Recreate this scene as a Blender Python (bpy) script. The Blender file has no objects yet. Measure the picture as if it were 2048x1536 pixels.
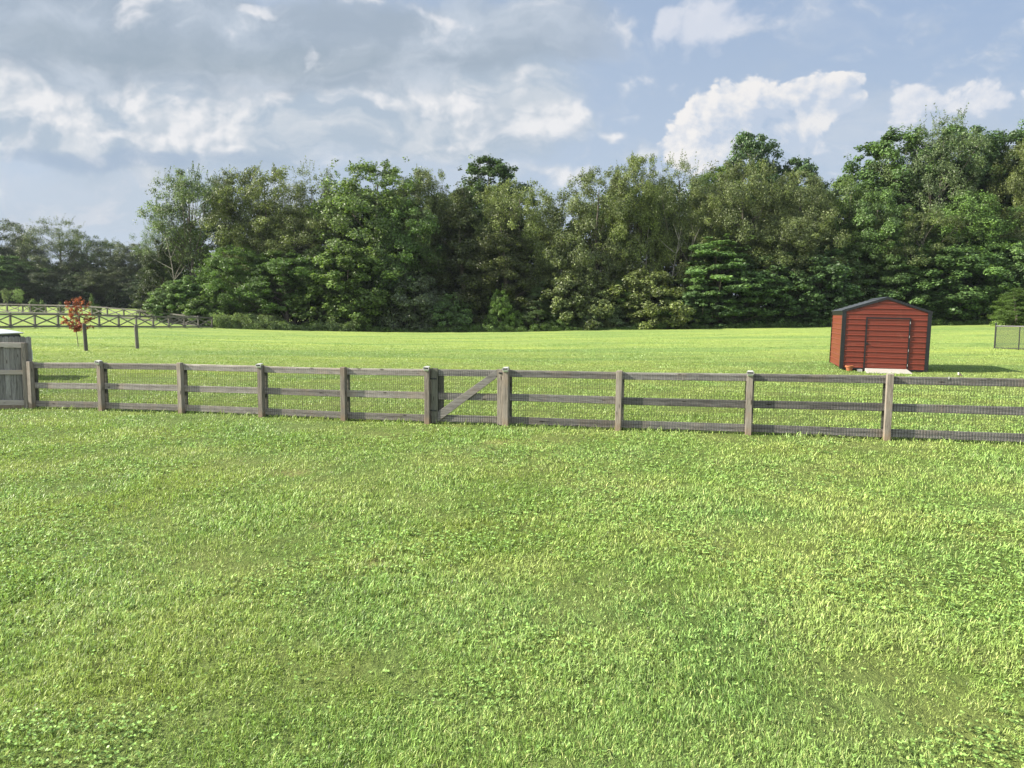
import bpy, bmesh, math, random
import numpy as np
from mathutils import Matrix, Vector, Euler
R = math.radians
S = bpy.context.scene
COL = S.collection
rng = np.random.default_rng(7)
random.seed(7)

# ------------------------------------------------------------------ camera
F_PX = 1538.0
PITCH, ROLL, CAM_H = 5.4, 0.45, 2.40
camd = bpy.data.cameras.new('camera')
cam = bpy.data.objects.new('camera', camd); COL.objects.link(cam)
cam.location = (0, 0, CAM_H)
Mrot = Euler((R(90 - PITCH), 0, 0)).to_matrix() @ Matrix.Rotation(R(ROLL), 3, 'Z')
cam.rotation_euler = Mrot.to_euler()
camd.sensor_width = 36.0
camd.lens = 36.0 * F_PX / 2048
camd.clip_start = 0.1; camd.clip_end = 6000
S.camera = cam

def ray(px, py):
    return Mrot @ Vector(((px - 1024) / F_PX, -(py - 768) / F_PX, -1.0))
def at(px, py, Y):
    d = ray(px, py); return Vector((0, 0, CAM_H)) + d * (Y / d.y)
def horizon_py(px):
    # pixel row of eye level in that column
    lo, hi = 400, 900
    for _ in range(40):
        m = (lo + hi) / 2
        if ray(px, m).z > 0: lo = m
        else: hi = m
    return lo
def xat(px, Y):          # world X of an upright at pixel column px (taken at eye level)
    d = ray(px, horizon_py(px)); return d.x / d.y * Y

# ------------------------------------------------------------------ exposure
S.view_settings.view_transform = 'Standard'
S.view_settings.look = 'None'
S.view_settings.gamma = 1
S.view_settings.exposure = 1.30
S.cycles.max_bounces = 6
S.cycles.diffuse_bounces = 3
S.cycles.transmission_bounces = 4
S.cycles.glossy_bounces = 2
S.cycles.caustics_reflective = False
S.cycles.caustics_refractive = False

# ------------------------------------------------------------------ node helper
class NT:
    def __init__(s, tree): s.t = tree; s.n = tree.nodes; s.l = tree.links
    def node(s, typ, **kw):
        n = s.n.new(typ)
        for k, v in kw.items(): setattr(n, k, v)
        return n
    def put(s, sock, v):
        if hasattr(v, 'links') or isinstance(v, bpy.types.NodeSocket): s.l.new(v, sock)
        elif v is not None: sock.default_value = v
    def m(s, op, a, b=None, c=None, clamp=False):
        n = s.node('ShaderNodeMath', operation=op); n.use_clamp = clamp
        s.put(n.inputs[0], a)
        if b is not None: s.put(n.inputs[1], b)
        if c is not None: s.put(n.inputs[2], c)
        return n.outputs[0]
    def vm(s, op, a, b=None):
        n = s.node('ShaderNodeVectorMath', operation=op)
        s.put(n.inputs[0], a)
        if b is not None: s.put(n.inputs[1], b)
        return n.outputs[0]
    def xyz(s, x, y, z):
        n = s.node('ShaderNodeCombineXYZ')
        s.put(n.inputs[0], x); s.put(n.inputs[1], y); s.put(n.inputs[2], z); return n.outputs[0]
    def sep(s, v):
        n = s.node('ShaderNodeSeparateXYZ'); s.put(n.inputs[0], v); return n.outputs
    def noise(s, vec, scale, detail=4, rough=.5, dist=0, lac=2.0):
        n = s.node('ShaderNodeTexNoise'); s.put(n.inputs['Vector'], vec)
        n.inputs['Scale'].default_value = scale; n.inputs['Detail'].default_value = detail
        n.inputs['Roughness'].default_value = rough; n.inputs['Distortion'].default_value = dist
        n.inputs['Lacunarity'].default_value = lac
        return n.outputs[0]
    def ss(s, v, a, b, lo=0., hi=1.):
        n = s.node('ShaderNodeMapRange', interpolation_type='SMOOTHSTEP')
        s.put(n.inputs[0], v); s.put(n.inputs[1], a); s.put(n.inputs[2], b)
        s.put(n.inputs[3], lo); s.put(n.inputs[4], hi); return n.outputs[0]
    def lin(s, v, a, b, lo=0., hi=1.):
        n = s.node('ShaderNodeMapRange'); s.put(n.inputs[0], v)
        for i, q in enumerate((a, b, lo, hi)): s.put(n.inputs[i + 1], q)
        return n.outputs[0]
    def mix(s, f, a, b, mode='MIX'):
        n = s.node('ShaderNodeMix', data_type='RGBA', blend_type=mode)
        s.put(n.inputs[0], f)
        s.put(n.inputs[6], a if not isinstance(a, tuple) else (*a, 1)[:4])
        s.put(n.inputs[7], b if not isinstance(b, tuple) else (*b, 1)[:4])
        return n.outputs[2]
    def scale(s, c, f):
        n = s.node('ShaderNodeVectorMath', operation='SCALE'); s.put(n.inputs[0], c); s.put(n.inputs[3], f); return n.outputs[0]
    def attr(s, name):
        return s.node('ShaderNodeAttribute', attribute_name=name).outputs['Fac']
    def obj(s): return s.node('ShaderNodeTexCoord').outputs['Object']
    def pos(s): return s.node('ShaderNodeNewGeometry').outputs['Position']
    def orand(s): return s.node('ShaderNodeObjectInfo').outputs['Random']
    def ocol(s): return s.node('ShaderNodeObjectInfo').outputs['Color']

# ------------------------------------------------------------------ sun and sky
SUN_EL, SUN_AZ = 32.0, -90.0          # azimuth measured from +Y towards +X: the sun stands in the west, on the left
sund = bpy.data.lights.new('sun', 'SUN'); sun = bpy.data.objects.new('sun', sund); COL.objects.link(sun)
sund.energy = 5.0; sund.angle = R(0.5); sund.color = (1.0, .93, .80)
sdir = Vector((math.sin(R(SUN_AZ)) * math.cos(R(SUN_EL)), math.cos(R(SUN_AZ)) * math.cos(R(SUN_EL)), math.sin(R(SUN_EL))))
sun.rotation_euler = sdir.to_track_quat('Z', 'Y').to_euler()
sun.location = (-20, 0, 30)

W = bpy.data.worlds.new('World'); S.world = W; W.use_nodes = True
def build_sky():
    t = NT(W.node_tree); t.n.clear()
    out = t.node('ShaderNodeOutputWorld'); bg = t.node('ShaderNodeBackground')
    sky = t.node('ShaderNodeTexSky', sky_type='NISHITA'); sky.sun_disc = False
    sky.sun_elevation = R(SUN_EL); sky.sun_rotation = R(SUN_AZ)
    sky.air_density = 1.0; sky.dust_density = 2.0; sky.ozone_density = 1.5
    def D(r, g, b):          # radiance that shows as this colour at the scene's exposure
        f = lambda c: (c / 255 / 12.92 if c < 10 else ((c / 255 + .055) / 1.055) ** 2.4) / 2 ** S.view_settings.exposure
        return (f(r), f(g), f(b))
    d = t.node('ShaderNodeTexCoord').outputs['Generated']
    x, y, z = t.sep(d)
    yy = t.m('ADD', t.m('ABSOLUTE', y), .06)
    u = t.m('DIVIDE', x, yy); v = t.m('DIVIDE', t.m('MAXIMUM', z, 0.0), yy)
    def n2(vec, scale, detail, rough):
        n = t.node('ShaderNodeTexNoise', noise_dimensions='2D'); t.put(n.inputs['Vector'], vec)
        n.inputs['Scale'].default_value = scale; n.inputs['Detail'].default_value = detail; n.inputs['Roughness'].default_value = rough
        return n
    def puff(vec, scale, detail=3.0, rough=.5):
        n = t.node('ShaderNodeTexVoronoi', voronoi_dimensions='2D', feature='F1'); t.put(n.inputs['Vector'], vec)
        n.inputs['Scale'].default_value = scale; n.inputs['Detail'].default_value = detail; n.inputs['Roughness'].default_value = rough
        n.normalize = True
        return t.m('SUBTRACT', .5, n.outputs[0])
    p0 = t.xyz(u, t.m('MULTIPLY', v, 1.3), 0.)
    nc = n2(p0, 5.0, 5, .55).outputs[1]                       # one coloured noise gives both warp axes
    wr, wg, wb = t.sep(nc)
    du = t.m('MULTIPLY', t.m('SUBTRACT', wr, .5), .15); dv = t.m('MULTIPLY', t.m('SUBTRACT', wg, .5), .085)
    U = t.m('ADD', u, du); V = t.m('ADD', v, dv)
    def uv(px, py):
        r = ray(px, py); return r.x / (r.y + .06 * r.length), r.z / (r.y + .06 * r.length)
    UV = t.xyz(U, V, 0.)
    class Bl:
        def __init__(q, c, s, a, base): q.c = c; q.s = s; q.a = a; q.base = base
    def blob(px, py, rx, ry, a=1.0, base=None): return Bl(uv(px, py), (F_PX / rx, F_PX / ry), a, base or UV)
    def add(L):              # sum of soft ellipses and other terms
        r = None
        for q in L:
            if isinstance(q, Bl):
                n = t.node('ShaderNodeVectorMath', operation='MULTIPLY_ADD'); t.l.new(q.base, n.inputs[0])
                n.inputs[1].default_value = (q.s[0], q.s[1], 0); n.inputs[2].default_value = (-q.c[0] * q.s[0], -q.c[1] * q.s[1], 0)
                dd = t.node('ShaderNodeVectorMath', operation='DOT_PRODUCT'); t.l.new(n.outputs[0], dd.inputs[0]); t.l.new(n.outputs[0], dd.inputs[1])
                e = t.m('POWER', .36788, dd.outputs['Value'])
                r = t.m('MULTIPLY', e, q.a) if r is None else t.m('MULTIPLY_ADD', e, q.a, r)
            else: r = q if r is None else t.m('ADD', r, q)
        return r
    P = t.xyz(U, t.m('MULTIPLY', V, 1.6), 0.)
    nA = n2(P, 4.0, 8, .58).outputs[0]
    nB = n2(t.vm('ADD', P, (7.3, 2.1, 0.)), 13.0, 7, .58).outputs[0]
    Pw = t.xyz(t.m('MULTIPLY_ADD', du, .35, u), t.m('MULTIPLY', t.m('MULTIPLY_ADD', dv, .35, v), 1.15), 0.)
    pf = puff(Pw, 17.); pl = puff(t.vm('ADD', Pw, (-.0085, .0075, 0.)), 17.)
    rel = t.m('SUBTRACT', pf, pl)
    # physical sky with a milky summer veil
    haze = t.ss(v, .5, .0)
    base = t.mix(t.m('MULTIPLY_ADD', haze, .25, .70), t.scale(sky.outputs[0], .055), t.mix(haze, D(170, 191, 220), D(194, 208, 225)))
    veil = t.ss(n2(t.xyz(U, t.m('MULTIPLY', V, 3.0), 0.), 3.0, 7, .62).outputs[0], .42, .74)
    colr = t.mix(t.m('MULTIPLY', veil, .6), base, D(205, 214, 226))
    top = t.ss(v, .22, .42)
    colr = t.mix(t.m('MULTIPLY', t.m('MULTIPLY', top, t.ss(u, .1, .5)), .30), colr, D(158, 183, 219))
    # low pale bank on the left, above the distant wood
    low = t.ss(add([blob(90, 425, 420, 85, 1.1), t.m('MULTIPLY', t.m('SUBTRACT', nA, .5), 1.6)]), .25, .9)
    colr = t.mix(t.m('MULTIPLY', low, .75), colr, t.mix(t.ss(nB, .4, .65), D(190, 203, 217), D(207, 213, 222)))
    # broad pale body of the broken cumulus, left
    body = add([blob(150, 230, 420, 110, 1.3), blob(560, 230, 260, 100, 1.2), blob(780, 200, 180, 80, .9), blob(1000, 130, 160, 70, .8), blob(990, 270, 200, 60, .85), blob(1200, 180, 200, 60, .35),
                t.m('MULTIPLY_ADD', nA, 2.0, -1.0)])
    colr = t.mix(t.m('MULTIPLY', t.ss(body, .2, 1.0), .85), colr, t.mix(t.ss(nB, .36, .64), D(178, 193, 208), D(208, 215, 222)))
    # blue-grey slab under it
    slab = add([blob(160, 325, 520, 24, .95), blob(690, 275, 120, 26, .6), blob(250, 250, 75, 16, .55), blob(390, 205, 36, 18, .6), t.m('MULTIPLY_ADD', nA, 1.4, -.7)])
    colr = t.mix(t.m('MULTIPLY', t.ss(slab, .35, 1.0), .75), colr, D(164, 183, 206))
    # sunlit heads
    heads = [(10, 150, 34, 34, 1.), (60, 232, 70, 34, 1.), (105, 205, 46, 26, 1.), (130, 262, 60, 16, .7), (110, 128, 110, 18, .75), (25, 190, 50, 34, .7), (282, 158, 24, 26, 1.), (312, 190, 44, 36, .9), (215, 180, 70, 24, .5),
             (450, 178, 50, 38, 1.1), (524, 152, 52, 24, 1.1), (575, 185, 52, 42, .9), (432, 240, 62, 36, 1.05), (455, 285, 66, 16, .9), (320, 288, 80, 14, 1.0), (225, 276, 60, 11, .9), (480, 312, 48, 10, .8), (650, 170, 40, 20, .5),
             (745, 160, 44, 24, .85), (750, 205, 40, 18, .8), (700, 190, 40, 20, .55), (835, 185, 16, 9, .8), (850, 215, 46, 24, .95), (915, 212, 46, 28, 1.), (965, 232, 34, 16, .8), (1075, 236, 66, 28, 1.05), (1010, 268, 90, 22, .95), (915, 292, 46, 10, .8),
             (1188, 268, 22, 8, .95), (1095, 345, 50, 12, .7), (1240, 300, 70, 12, .6), (960, 115, 90, 28, .65), (1020, 150, 60, 14, .5), (5, 295, 30, 22, .8), (330, 92, 60, 16, .3)]
    cov = add([blob(*h) for h in heads]); cov = t.m('ADD', cov, t.m('MULTIPLY_ADD', nB, 2.3, -1.2)); cov = t.m('ADD', cov, t.m('MULTIPLY', pf, .9))
    lit = t.m('ADD', t.m('MULTIPLY_ADD', rel, 4.5, .60), t.m('MULTIPLY', t.m('SUBTRACT', cov, .9), .28), clamp=True)
    colr = t.mix(t.m('MULTIPLY', t.ss(cov, .12, 1.2), .93), colr, t.mix(lit, D(196, 206, 217), D(239, 239, 241)))
    # grey sheet over the upper left, flat soft underside
    covg = add([blob(400, 90, 430, 82, 1.3), blob(40, 55, 330, 80, 1.0), blob(780, 75, 260, 80, 1.05), blob(1110, 60, 170, 60, .85), blob(520, 128, 190, 22, .5), blob(690, 150, 60, 26, .3)])
    covg = t.m('ADD', covg, t.m('MULTIPLY_ADD', nA, 2.0, -1.0))
    gc = t.mix(t.ss(t.m('ADD', t.m('MULTIPLY', nA, .6), t.m('MULTIPLY', nB, .4)), .38, .66), D(163, 178, 194), D(196, 207, 220))
    gc = t.mix(t.m('MULTIPLY', t.ss(add([blob(460, 110, 330, 38, 1.), blob(90, 70, 180, 30, .7)]), .1, .9), .5), gc, D(152, 168, 181))
    gc = t.mix(t.m('MULTIPLY', t.ss(u, .0, .2), .5), gc, D(178, 193, 217))
    colr = t.mix(t.m('MULTIPLY', t.ss(covg, .25, 1.05), .92), colr, gc)
    # rents and curls along the top
    tops = [(285, 6, 46, 12, 1.1), (255, 35, 30, 20, .7), (300, 55, 40, 12, .6), (470, 6, 40, 12, 1.), (545, 10, 50, 12, .95), (690, 0, 36, 10, 1.1), (830, 2, 60, 12, .85), (900, 16, 50, 12, .6), (640, 100, 16, 26, .75), (560, 60, 60, 20, .35),
            (985, 40, 26, 22, .5), (930, 70, 60, 26, .45), (1215, 68, 34, 26, 1.0), (1160, 20, 90, 16, .5), (165, 15, 60, 10, .4), (760, 40, 80, 14, .3)]
    ct = t.m('ADD', add([blob(*h) for h in tops]), t.m('MULTIPLY_ADD', nB, 2.3, -1.25)); ct = t.m('ADD', ct, t.m('MULTIPLY', pf, .7))
    colr = t.mix(t.m('MULTIPLY', t.ss(ct, .40, 1.2), .85), colr, t.mix(t.m('MULTIPLY_ADD', rel, 2.5, .6, clamp=True), D(200, 209, 221), D(238, 238, 241)))
    # feathered patches upper right
    c2 = add([blob(1450, 25, 80, 32, 1.1), blob(1400, 60, 70, 24, .9), blob(1310, 35, 26, 18, .95), blob(1300, 60, 16, 12, .6), blob(1360, 100, 70, 16, .55), blob(1470, 105, 22, 16, .5), blob(1540, 112, 34, 12, .5), blob(1240, 130, 80, 14, .3)])
    c2 = t.m('ADD', c2, t.m('MULTIPLY_ADD', nB, 2.0, -1.1)); c2 = t.m('ADD', c2, t.m('MULTIPLY', pf, .5))
    colr = t.mix(t.m('MULTIPLY', t.ss(c2, .3, 1.2), .8), colr, D(222, 226, 236))
    # cumulus tower behind the wood
    UV3 = t.xyz(t.m('MULTIPLY_ADD', du, .30, u), t.m('MULTIPLY_ADD', dv, .30, v), 0.)
    B = lambda *a: blob(*a, base=UV3)
    pfb = puff(t.vm('ADD', Pw, (3.1, 1.7, 0.)), 15., 4., .55); plb = puff(t.vm('ADD', Pw, (3.1 - .009, 1.7 + .008, 0.)), 15., 4., .55)
    relb = t.m('SUBTRACT', pfb, plb)
    c3 = add([B(1455, 195, 50, 36, 1.2), B(1410, 250, 60, 42, 1.2), B(1350, 300, 70, 34, 1.2), B(1440, 300, 90, 50, 1.), B(1538, 172, 26, 26, 1.1), B(1610, 188, 40, 20, .8), B(1672, 160, 36, 24, 1.2), B(1655, 195, 60, 24, .9),
              B(1540, 230, 90, 60, .9), B(1640, 250, 46, 32, .7), B(1600, 300, 120, 40, .45), B(1728, 155, 24, 14, .75), B(1700, 210, 50, 40, .6)])
    nb = t.m('ADD', t.m('MULTIPLY_ADD', pfb, 3.4, -.70), t.m('MULTIPLY_ADD', nB, 1.5, -.75))
    c3n = t.m('ADD', c3, t.m('MULTIPLY', nb, t.ss(c3, .12, .5)))
    inner = add([B(1540, 270, 90, 58, .95), B(1705, 215, 60, 44, .85), B(1600, 330, 170, 50, .6), B(1580, 225, 40, 22, .4)])
    hl = add([B(1650, 245, 40, 22, .8), B(1585, 230, 24, 12, .5), B(1540, 170, 26, 14, .3)])
    lt = t.m('ADD', t.m('MULTIPLY_ADD', relb, 4.5, .85), t.m('SUBTRACT', hl, inner), clamp=True)
    colr = t.mix(t.m('MULTIPLY', t.ss(c3n, .60, .98), t.m('SUBTRACT', .96, t.m('MULTIPLY', inner, .30), clamp=True)), colr, t.mix(lt, D(198, 210, 227), D(246, 243, 241)))
    c4 = add([B(1822, 205, 34, 34, 1.15), B(1810, 245, 26, 20, .7), B(1880, 195, 60, 24, .85), B(1945, 165, 50, 18, .75), B(1990, 215, 40, 32, 1.0), B(2040, 195, 44, 24, 1.1), B(1785, 170, 24, 20, .7), B(1900, 215, 50, 14, .6)])
    c4n = t.m('ADD', c4, t.m('MULTIPLY', nb, t.ss(c4, .12, .5)))
    colr = t.mix(t.m('MULTIPLY', t.ss(c4n, .55, 1.15), .85), colr, t.mix(t.m('MULTIPLY_ADD', relb, 4., .66, clamp=True), D(203, 213, 229), D(238, 238, 241)))
    # unseen sky overhead and to the south, whitened and brightened as added fill light
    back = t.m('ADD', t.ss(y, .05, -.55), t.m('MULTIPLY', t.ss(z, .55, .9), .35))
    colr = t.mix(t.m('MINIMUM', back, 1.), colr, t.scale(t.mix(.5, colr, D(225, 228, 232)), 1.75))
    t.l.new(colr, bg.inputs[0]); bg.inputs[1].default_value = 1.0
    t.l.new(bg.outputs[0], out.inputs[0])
build_sky()
W.cycles.sampling_method = 'MANUAL'; W.cycles.sample_map_resolution = 512

# ------------------------------------------------------------------ tags, meshes
def tag(o, label=None, cat=None, group=None, kind=None):
    if label: o['label'] = label
    if cat: o['category'] = cat
    if group: o['group'] = group
    if kind: o['kind'] = kind
    return o
def empty(name, loc=(0, 0, 0), rz=0):
    o = bpy.data.objects.new(name, None); COL.objects.link(o); o.location = loc; o.rotation_euler = (0, 0, rz)
    o.empty_display_size = .2
    return o
def link(name, me, mat=None, parent=None, smooth=False):
    if mat is not None: me.materials.append(mat)
    o = bpy.data.objects.new(name, me); COL.objects.link(o)
    if parent is not None: o.parent = parent
    if smooth: me.polygons.foreach_set('use_smooth', [True] * len(me.polygons))
    return o
def np_mesh(name, V, faces, attrs=None):
    """V (n,3); faces: list of (m,k) int arrays"""
    me = bpy.data.meshes.new(name)
    V = np.asarray(V, dtype=np.float32)
    me.vertices.add(len(V)); me.vertices.foreach_set('co', V.ravel())
    loops = np.concatenate([f.ravel() for f in faces]).astype(np.int32)
    tot = np.concatenate([np.full(len(f), f.shape[1]) for f in faces]).astype(np.int32)
    st = np.concatenate([[0], np.cumsum(tot)[:-1]]).astype(np.int32)
    me.loops.add(len(loops)); me.loops.foreach_set('vertex_index', loops)
    me.polygons.add(len(tot)); me.polygons.foreach_set('loop_start', st); me.polygons.foreach_set('loop_total', tot)
    for k, a in (attrs or {}).items():
        at_ = me.attributes.new(k, 'FLOAT', 'POINT'); at_.data.foreach_set('value', np.asarray(a, dtype=np.float32))
    me.update(calc_edges=True)
    return me

class MB:
    """collects simple solids into one mesh"""
    def __init__(s): s.v = []; s.f = []
    def hexa(s, P):
        i = len(s.v); s.v += [tuple(p) for p in P]
        for q in ((0, 3, 2, 1), (4, 5, 6, 7), (0, 1, 5, 4), (1, 2, 6, 5), (2, 3, 7, 6), (3, 0, 4, 7)):
            s.f.append(tuple(i + k for k in q))
    def box(s, x0, x1, y0, y1, z0, z1):
        s.hexa([(x0, y0, z0), (x1, y0, z0), (x1, y1, z0), (x0, y1, z0), (x0, y0, z1), (x1, y0, z1), (x1, y1, z1), (x0, y1, z1)])
    def beam(s, p, q, wy, hz):      # sheared box running in local x from p to q; centre line given
        (x0, y0, z0), (x1, y1, z1) = p, q
        h = hz / 2; w = wy / 2
        s.hexa([(x0, y0 - w, z0 - h), (x1, y1 - w, z1 - h), (x1, y1 + w, z1 - h), (x0, y0 + w, z0 - h),
                (x0, y0 - w, z0 + h), (x1, y1 - w, z1 + h), (x1, y1 + w, z1 + h), (x0, y0 + w, z0 + h)])
    def bar(s, p, q, w, h=None, up=(0, 0, 1)):    # rectangular bar between two points
        p = Vector(p); q = Vector(q); d = (q - p).normalized(); u = Vector(up)
        sx = d.cross(u)
        if sx.length < 1e-4: sx = d.cross(Vector((1, 0, 0)))
        sx.normalize(); uz = sx.cross(d)
        h = h or w; a = sx * w / 2; b = uz * h / 2
        s.hexa([p - a - b, q - a - b, q + a - b, p + a - b, p - a + b, q - a + b, q + a + b, p + a + b])
    def tube(s, pts, rad, n=8):
        pts = [Vector(p) for p in pts]; base = len(s.v)
        if not hasattr(rad, '__len__'): rad = [rad] * len(pts)
        for i, p in enumerate(pts):
            d = (pts[min(i + 1, len(pts) - 1)] - pts[max(i - 1, 0)]).normalized()
            a = d.cross(Vector((0, 0, 1)))
            if a.length < .05: a = d.cross(Vector((0, 1, 0)))
            a.normalize(); b = d.cross(a)
            for k in range(n):
                t = 2 * math.pi * k / n; s.v.append(tuple(p + (a * math.cos(t) + b * math.sin(t)) * rad[i]))
        for i in range(len(pts) - 1):
            for k in range(n):
                s.f.append((base + i * n + k, base + i * n + (k + 1) % n, base + (i + 1) * n + (k + 1) % n, base + (i + 1) * n + k))
        s.f.append(tuple(base + k for k in reversed(range(n)))); s.f.append(tuple(base + (len(pts) - 1) * n + k for k in range(n)))
    def lathe(s, prof, c=(0, 0, 0), n=20):
        base = len(s.v)
        for r, z in prof:
            for k in range(n):
                t = 2 * math.pi * k / n; s.v.append((c[0] + r * math.cos(t), c[1] + r * math.sin(t), c[2] + z))
        for i in range(len(prof) - 1):
            for k in range(n): s.f.append((base + i * n + k, base + i * n + (k + 1) % n, base + (i + 1) * n + (k + 1) % n, base + (i + 1) * n + k))
    def prism(s, poly, y0, y1, axis='y'):       # polygon in (x,z) extruded in y
        i = len(s.v); n = len(poly)
        for yy in (y0, y1):
            for a, b in poly: s.v.append((a, yy, b) if axis == 'y' else (yy, a, b))
        s.f.append(tuple(i + k for k in range(n))); s.f.append(tuple(i + n + k for k in reversed(range(n))))
        for k in range(n): s.f.append((i + (k + 1) % n, i + k, i + n + k, i + n + (k + 1) % n))
    def build(s, name, mat, parent=None, bevel=0, smooth=False, seg=1):
        me = bpy.data.meshes.new(name); me.from_pydata(s.v, [], s.f)
        bm = bmesh.new(); bm.from_mesh(me)
        bmesh.ops.recalc_face_normals(bm, faces=bm.faces)
        if bevel: bmesh.ops.bevel(bm, geom=bm.edges[:], offset=bevel, segments=seg, affect='EDGES', clamp_overlap=True)
        bm.to_mesh(me); bm.free()
        return link(name, me, mat, parent, smooth)

# ------------------------------------------------------------------ terrain
ctrl = []
def C3(px, py, Y): p = at(px, py, Y); ctrl.append((p.x, p.y, p.z))
for a in [(69, 820, 19.75), (208, 825, 19.1), (366, 829, 18.5), (527, 835, 17.9), (690, 841, 17.35), (870, 847, 16.75), (1010, 849, 16.3), (1236, 856, 15.65),
          (1495, 867, 14.95), (1770, 878, 14.25), (174, 702, 43), (272, 697, 45.5), (157, 693, 47), (21, 657, 78), (424, 656, 107), (15, 626, 121), (215, 633, 114),
          (250, 620, 172), (60, 613, 190), (-200, 606, 190), (500, 656, 112), (650, 660, 112), (850, 663, 112), (1000, 663, 112), (1200, 659, 112), (1400, 656.5, 112),
          (1650, 652.5, 112), (1990, 647, 112), (1685, 741, 33), (1850, 742, 33), (1990, 698, 50)]: C3(*a)
for a in [(0, 0, 0), (-14, 0, 0), (14, 0, 0), (0, 4, 0), (-6, 6, -.02), (6, 6, .02), (0, 10, 0), (-9, 12, -.1), (9, 10, .05), (0, 30, -.02), (12, 60, 0), (-10, 60, -.2), (-20, 30, -.15), (45, 80, .6),
          (0, 160, .3), (60, 160, 2.5), (-40, 160, .3), (110, 110, 2.6), (-110, 60, .6), (-50, -20, 0), (50, -20, 0), (0, -40, 0), (30, 20, .1), (-35, 20, -.3)]: ctrl.append(a)
ctrl = np.array(ctrl)
def _tps(r2): return .5 * r2 * np.log(r2 + 1e-9)
def fit_tps(c, lam=6.0):
    n = len(c); d = ((c[:, None, :2] - c[None, :, :2]) ** 2).sum(-1) / 400.
    Kk = _tps(d) + lam * .004 * np.eye(n); P = np.c_[np.ones(n), c[:, :2] / 20]
    A = np.block([[Kk, P], [P.T, np.zeros((3, 3))]])
    return np.linalg.solve(A, np.r_[c[:, 2], 0, 0, 0])
_w = fit_tps(ctrl)
def zt(x, y):
    x = np.atleast_1d(np.asarray(x, float)); y = np.atleast_1d(np.asarray(y, float))
    xc = np.clip(x, -170, 170); yc = np.clip(y, -45, 215)
    out = np.zeros(x.shape); fl = out.ravel(); xf = xc.ravel(); yf = yc.ravel()
    for i in range(0, xf.size, 20000):
        a = xf[i:i + 20000]; b = yf[i:i + 20000]
        d = ((a[:, None] - ctrl[None, :, 0]) ** 2 + (b[:, None] - ctrl[None, :, 1]) ** 2) / 400.
        fl[i:i + 20000] = _tps(d) @ _w[:-3] + _w[-3] + _w[-2] * a / 20 + _w[-1] * b / 20
    o = fl.reshape(x.shape)
    o = o + .018 * np.sin(x * 1.9 + .7 * np.sin(y * 1.3)) * np.sin(y * 1.6 + .9 * np.sin(x * .8)) + .03 * np.sin(x * .31 + 1) * np.sin(y * .27 + .4 * np.sin(x * .2))
    return o
def zg(x, y): return float(zt(x, y)[0])
def G(px, Y):            # point on the ground under pixel column px at depth Y
    x = xat(px, Y)
    for _ in range(4):
        z = zg(x, Y)
        # shift for roll / pitch: intersect the column at ground level
        lo, hi = 300., 1700.
        for _ in range(30):
            m = (lo + hi) / 2
            if at(px, m, Y).z > z: lo = m
            else: hi = m
        x = at(px, lo, Y).x
    return Vector((x, Y, zg(x, Y)))

def warp(a, near, far, n):
    t = np.linspace(-1, 1, n); return a + np.sinh(t * 4.2) / math.sinh(4.2) * far
gx = warp(0, 1, 1800, 261); gy = np.concatenate([np.linspace(-300, -20, 8), np.linspace(-15, 60, 150), 60 + np.sinh(np.linspace(0.02, 1, 110) * 3) / math.sinh(3) * 1900])
XX, YY = np.meshgrid(gx, gy); ZZ = zt(XX, YY)
V = np.stack([XX, YY, ZZ], -1).reshape(-1, 3); nx, ny = len(gx), len(gy)
ii = (np.arange(ny - 1)[:, None] * nx + np.arange(nx - 1)[None]).ravel()
Fq = np.stack([ii, ii + 1, ii + nx + 1, ii + nx], -1)

BARE = [(578, 948, .55, .9), (742, 1122, .22, .9), (992, 884, .5, .8), (1300, 884, .35, .6), (1150, 930, .3, .4), (900, 1185, .2, .6), (1700, 930, .4, .6), (330, 1000, .4, .4),
        (1180, 1490, .16, .8), (1960, 1160, .25, .8), (1955, 1325, .16, .7), (640, 1050, .3, .5), (1240, 1250, .2, .6), (860, 925, .35, .5), (1450, 1030, .3, .4), (1780, 1515, .2, .7),
        (180, 830, .5, .3), (1650, 1290, .2, .6)]
def ground_pt(px, py):
    d = ray(px, py); t_ = CAM_H / -d.z
    for _ in range(6):
        p = Vector((0, 0, CAM_H)) + d * t_; t_ = (zg(p.x, p.y) - CAM_H) / d.z
    return Vector((0, 0, CAM_H)) + d * t_
BARE_W = [(*ground_pt(a, b)[:2], r * .8, k * .5) for a, b, r, k in BARE]

def vnoise(x, y, s, seed=0):
    """smooth value noise"""
    r = np.random.default_rng(seed).random((256, 256))
    a = x / s; b = y / s; i = np.floor(a).astype(int); j = np.floor(b).astype(int); fa = a - i; fb = b - j
    fa = fa * fa * (3 - 2 * fa); fb = fb * fb * (3 - 2 * fb)
    g = lambda p, q: r[p % 256, q % 256]
    return (g(i, j) * (1 - fa) + g(i + 1, j) * fa) * (1 - fb) + (g(i, j + 1) * (1 - fa) + g(i + 1, j + 1) * fa) * fb
def fbm(x, y, s, seed=0, o=4):
    t_ = 0; a = .5; n = 0
    for k in range(o): t_ = t_ + a * vnoise(x + 13.7 * k, y - 7.1 * k, s / 2 ** k, seed + k); n += a; a *= .5
    return t_ / n

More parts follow.
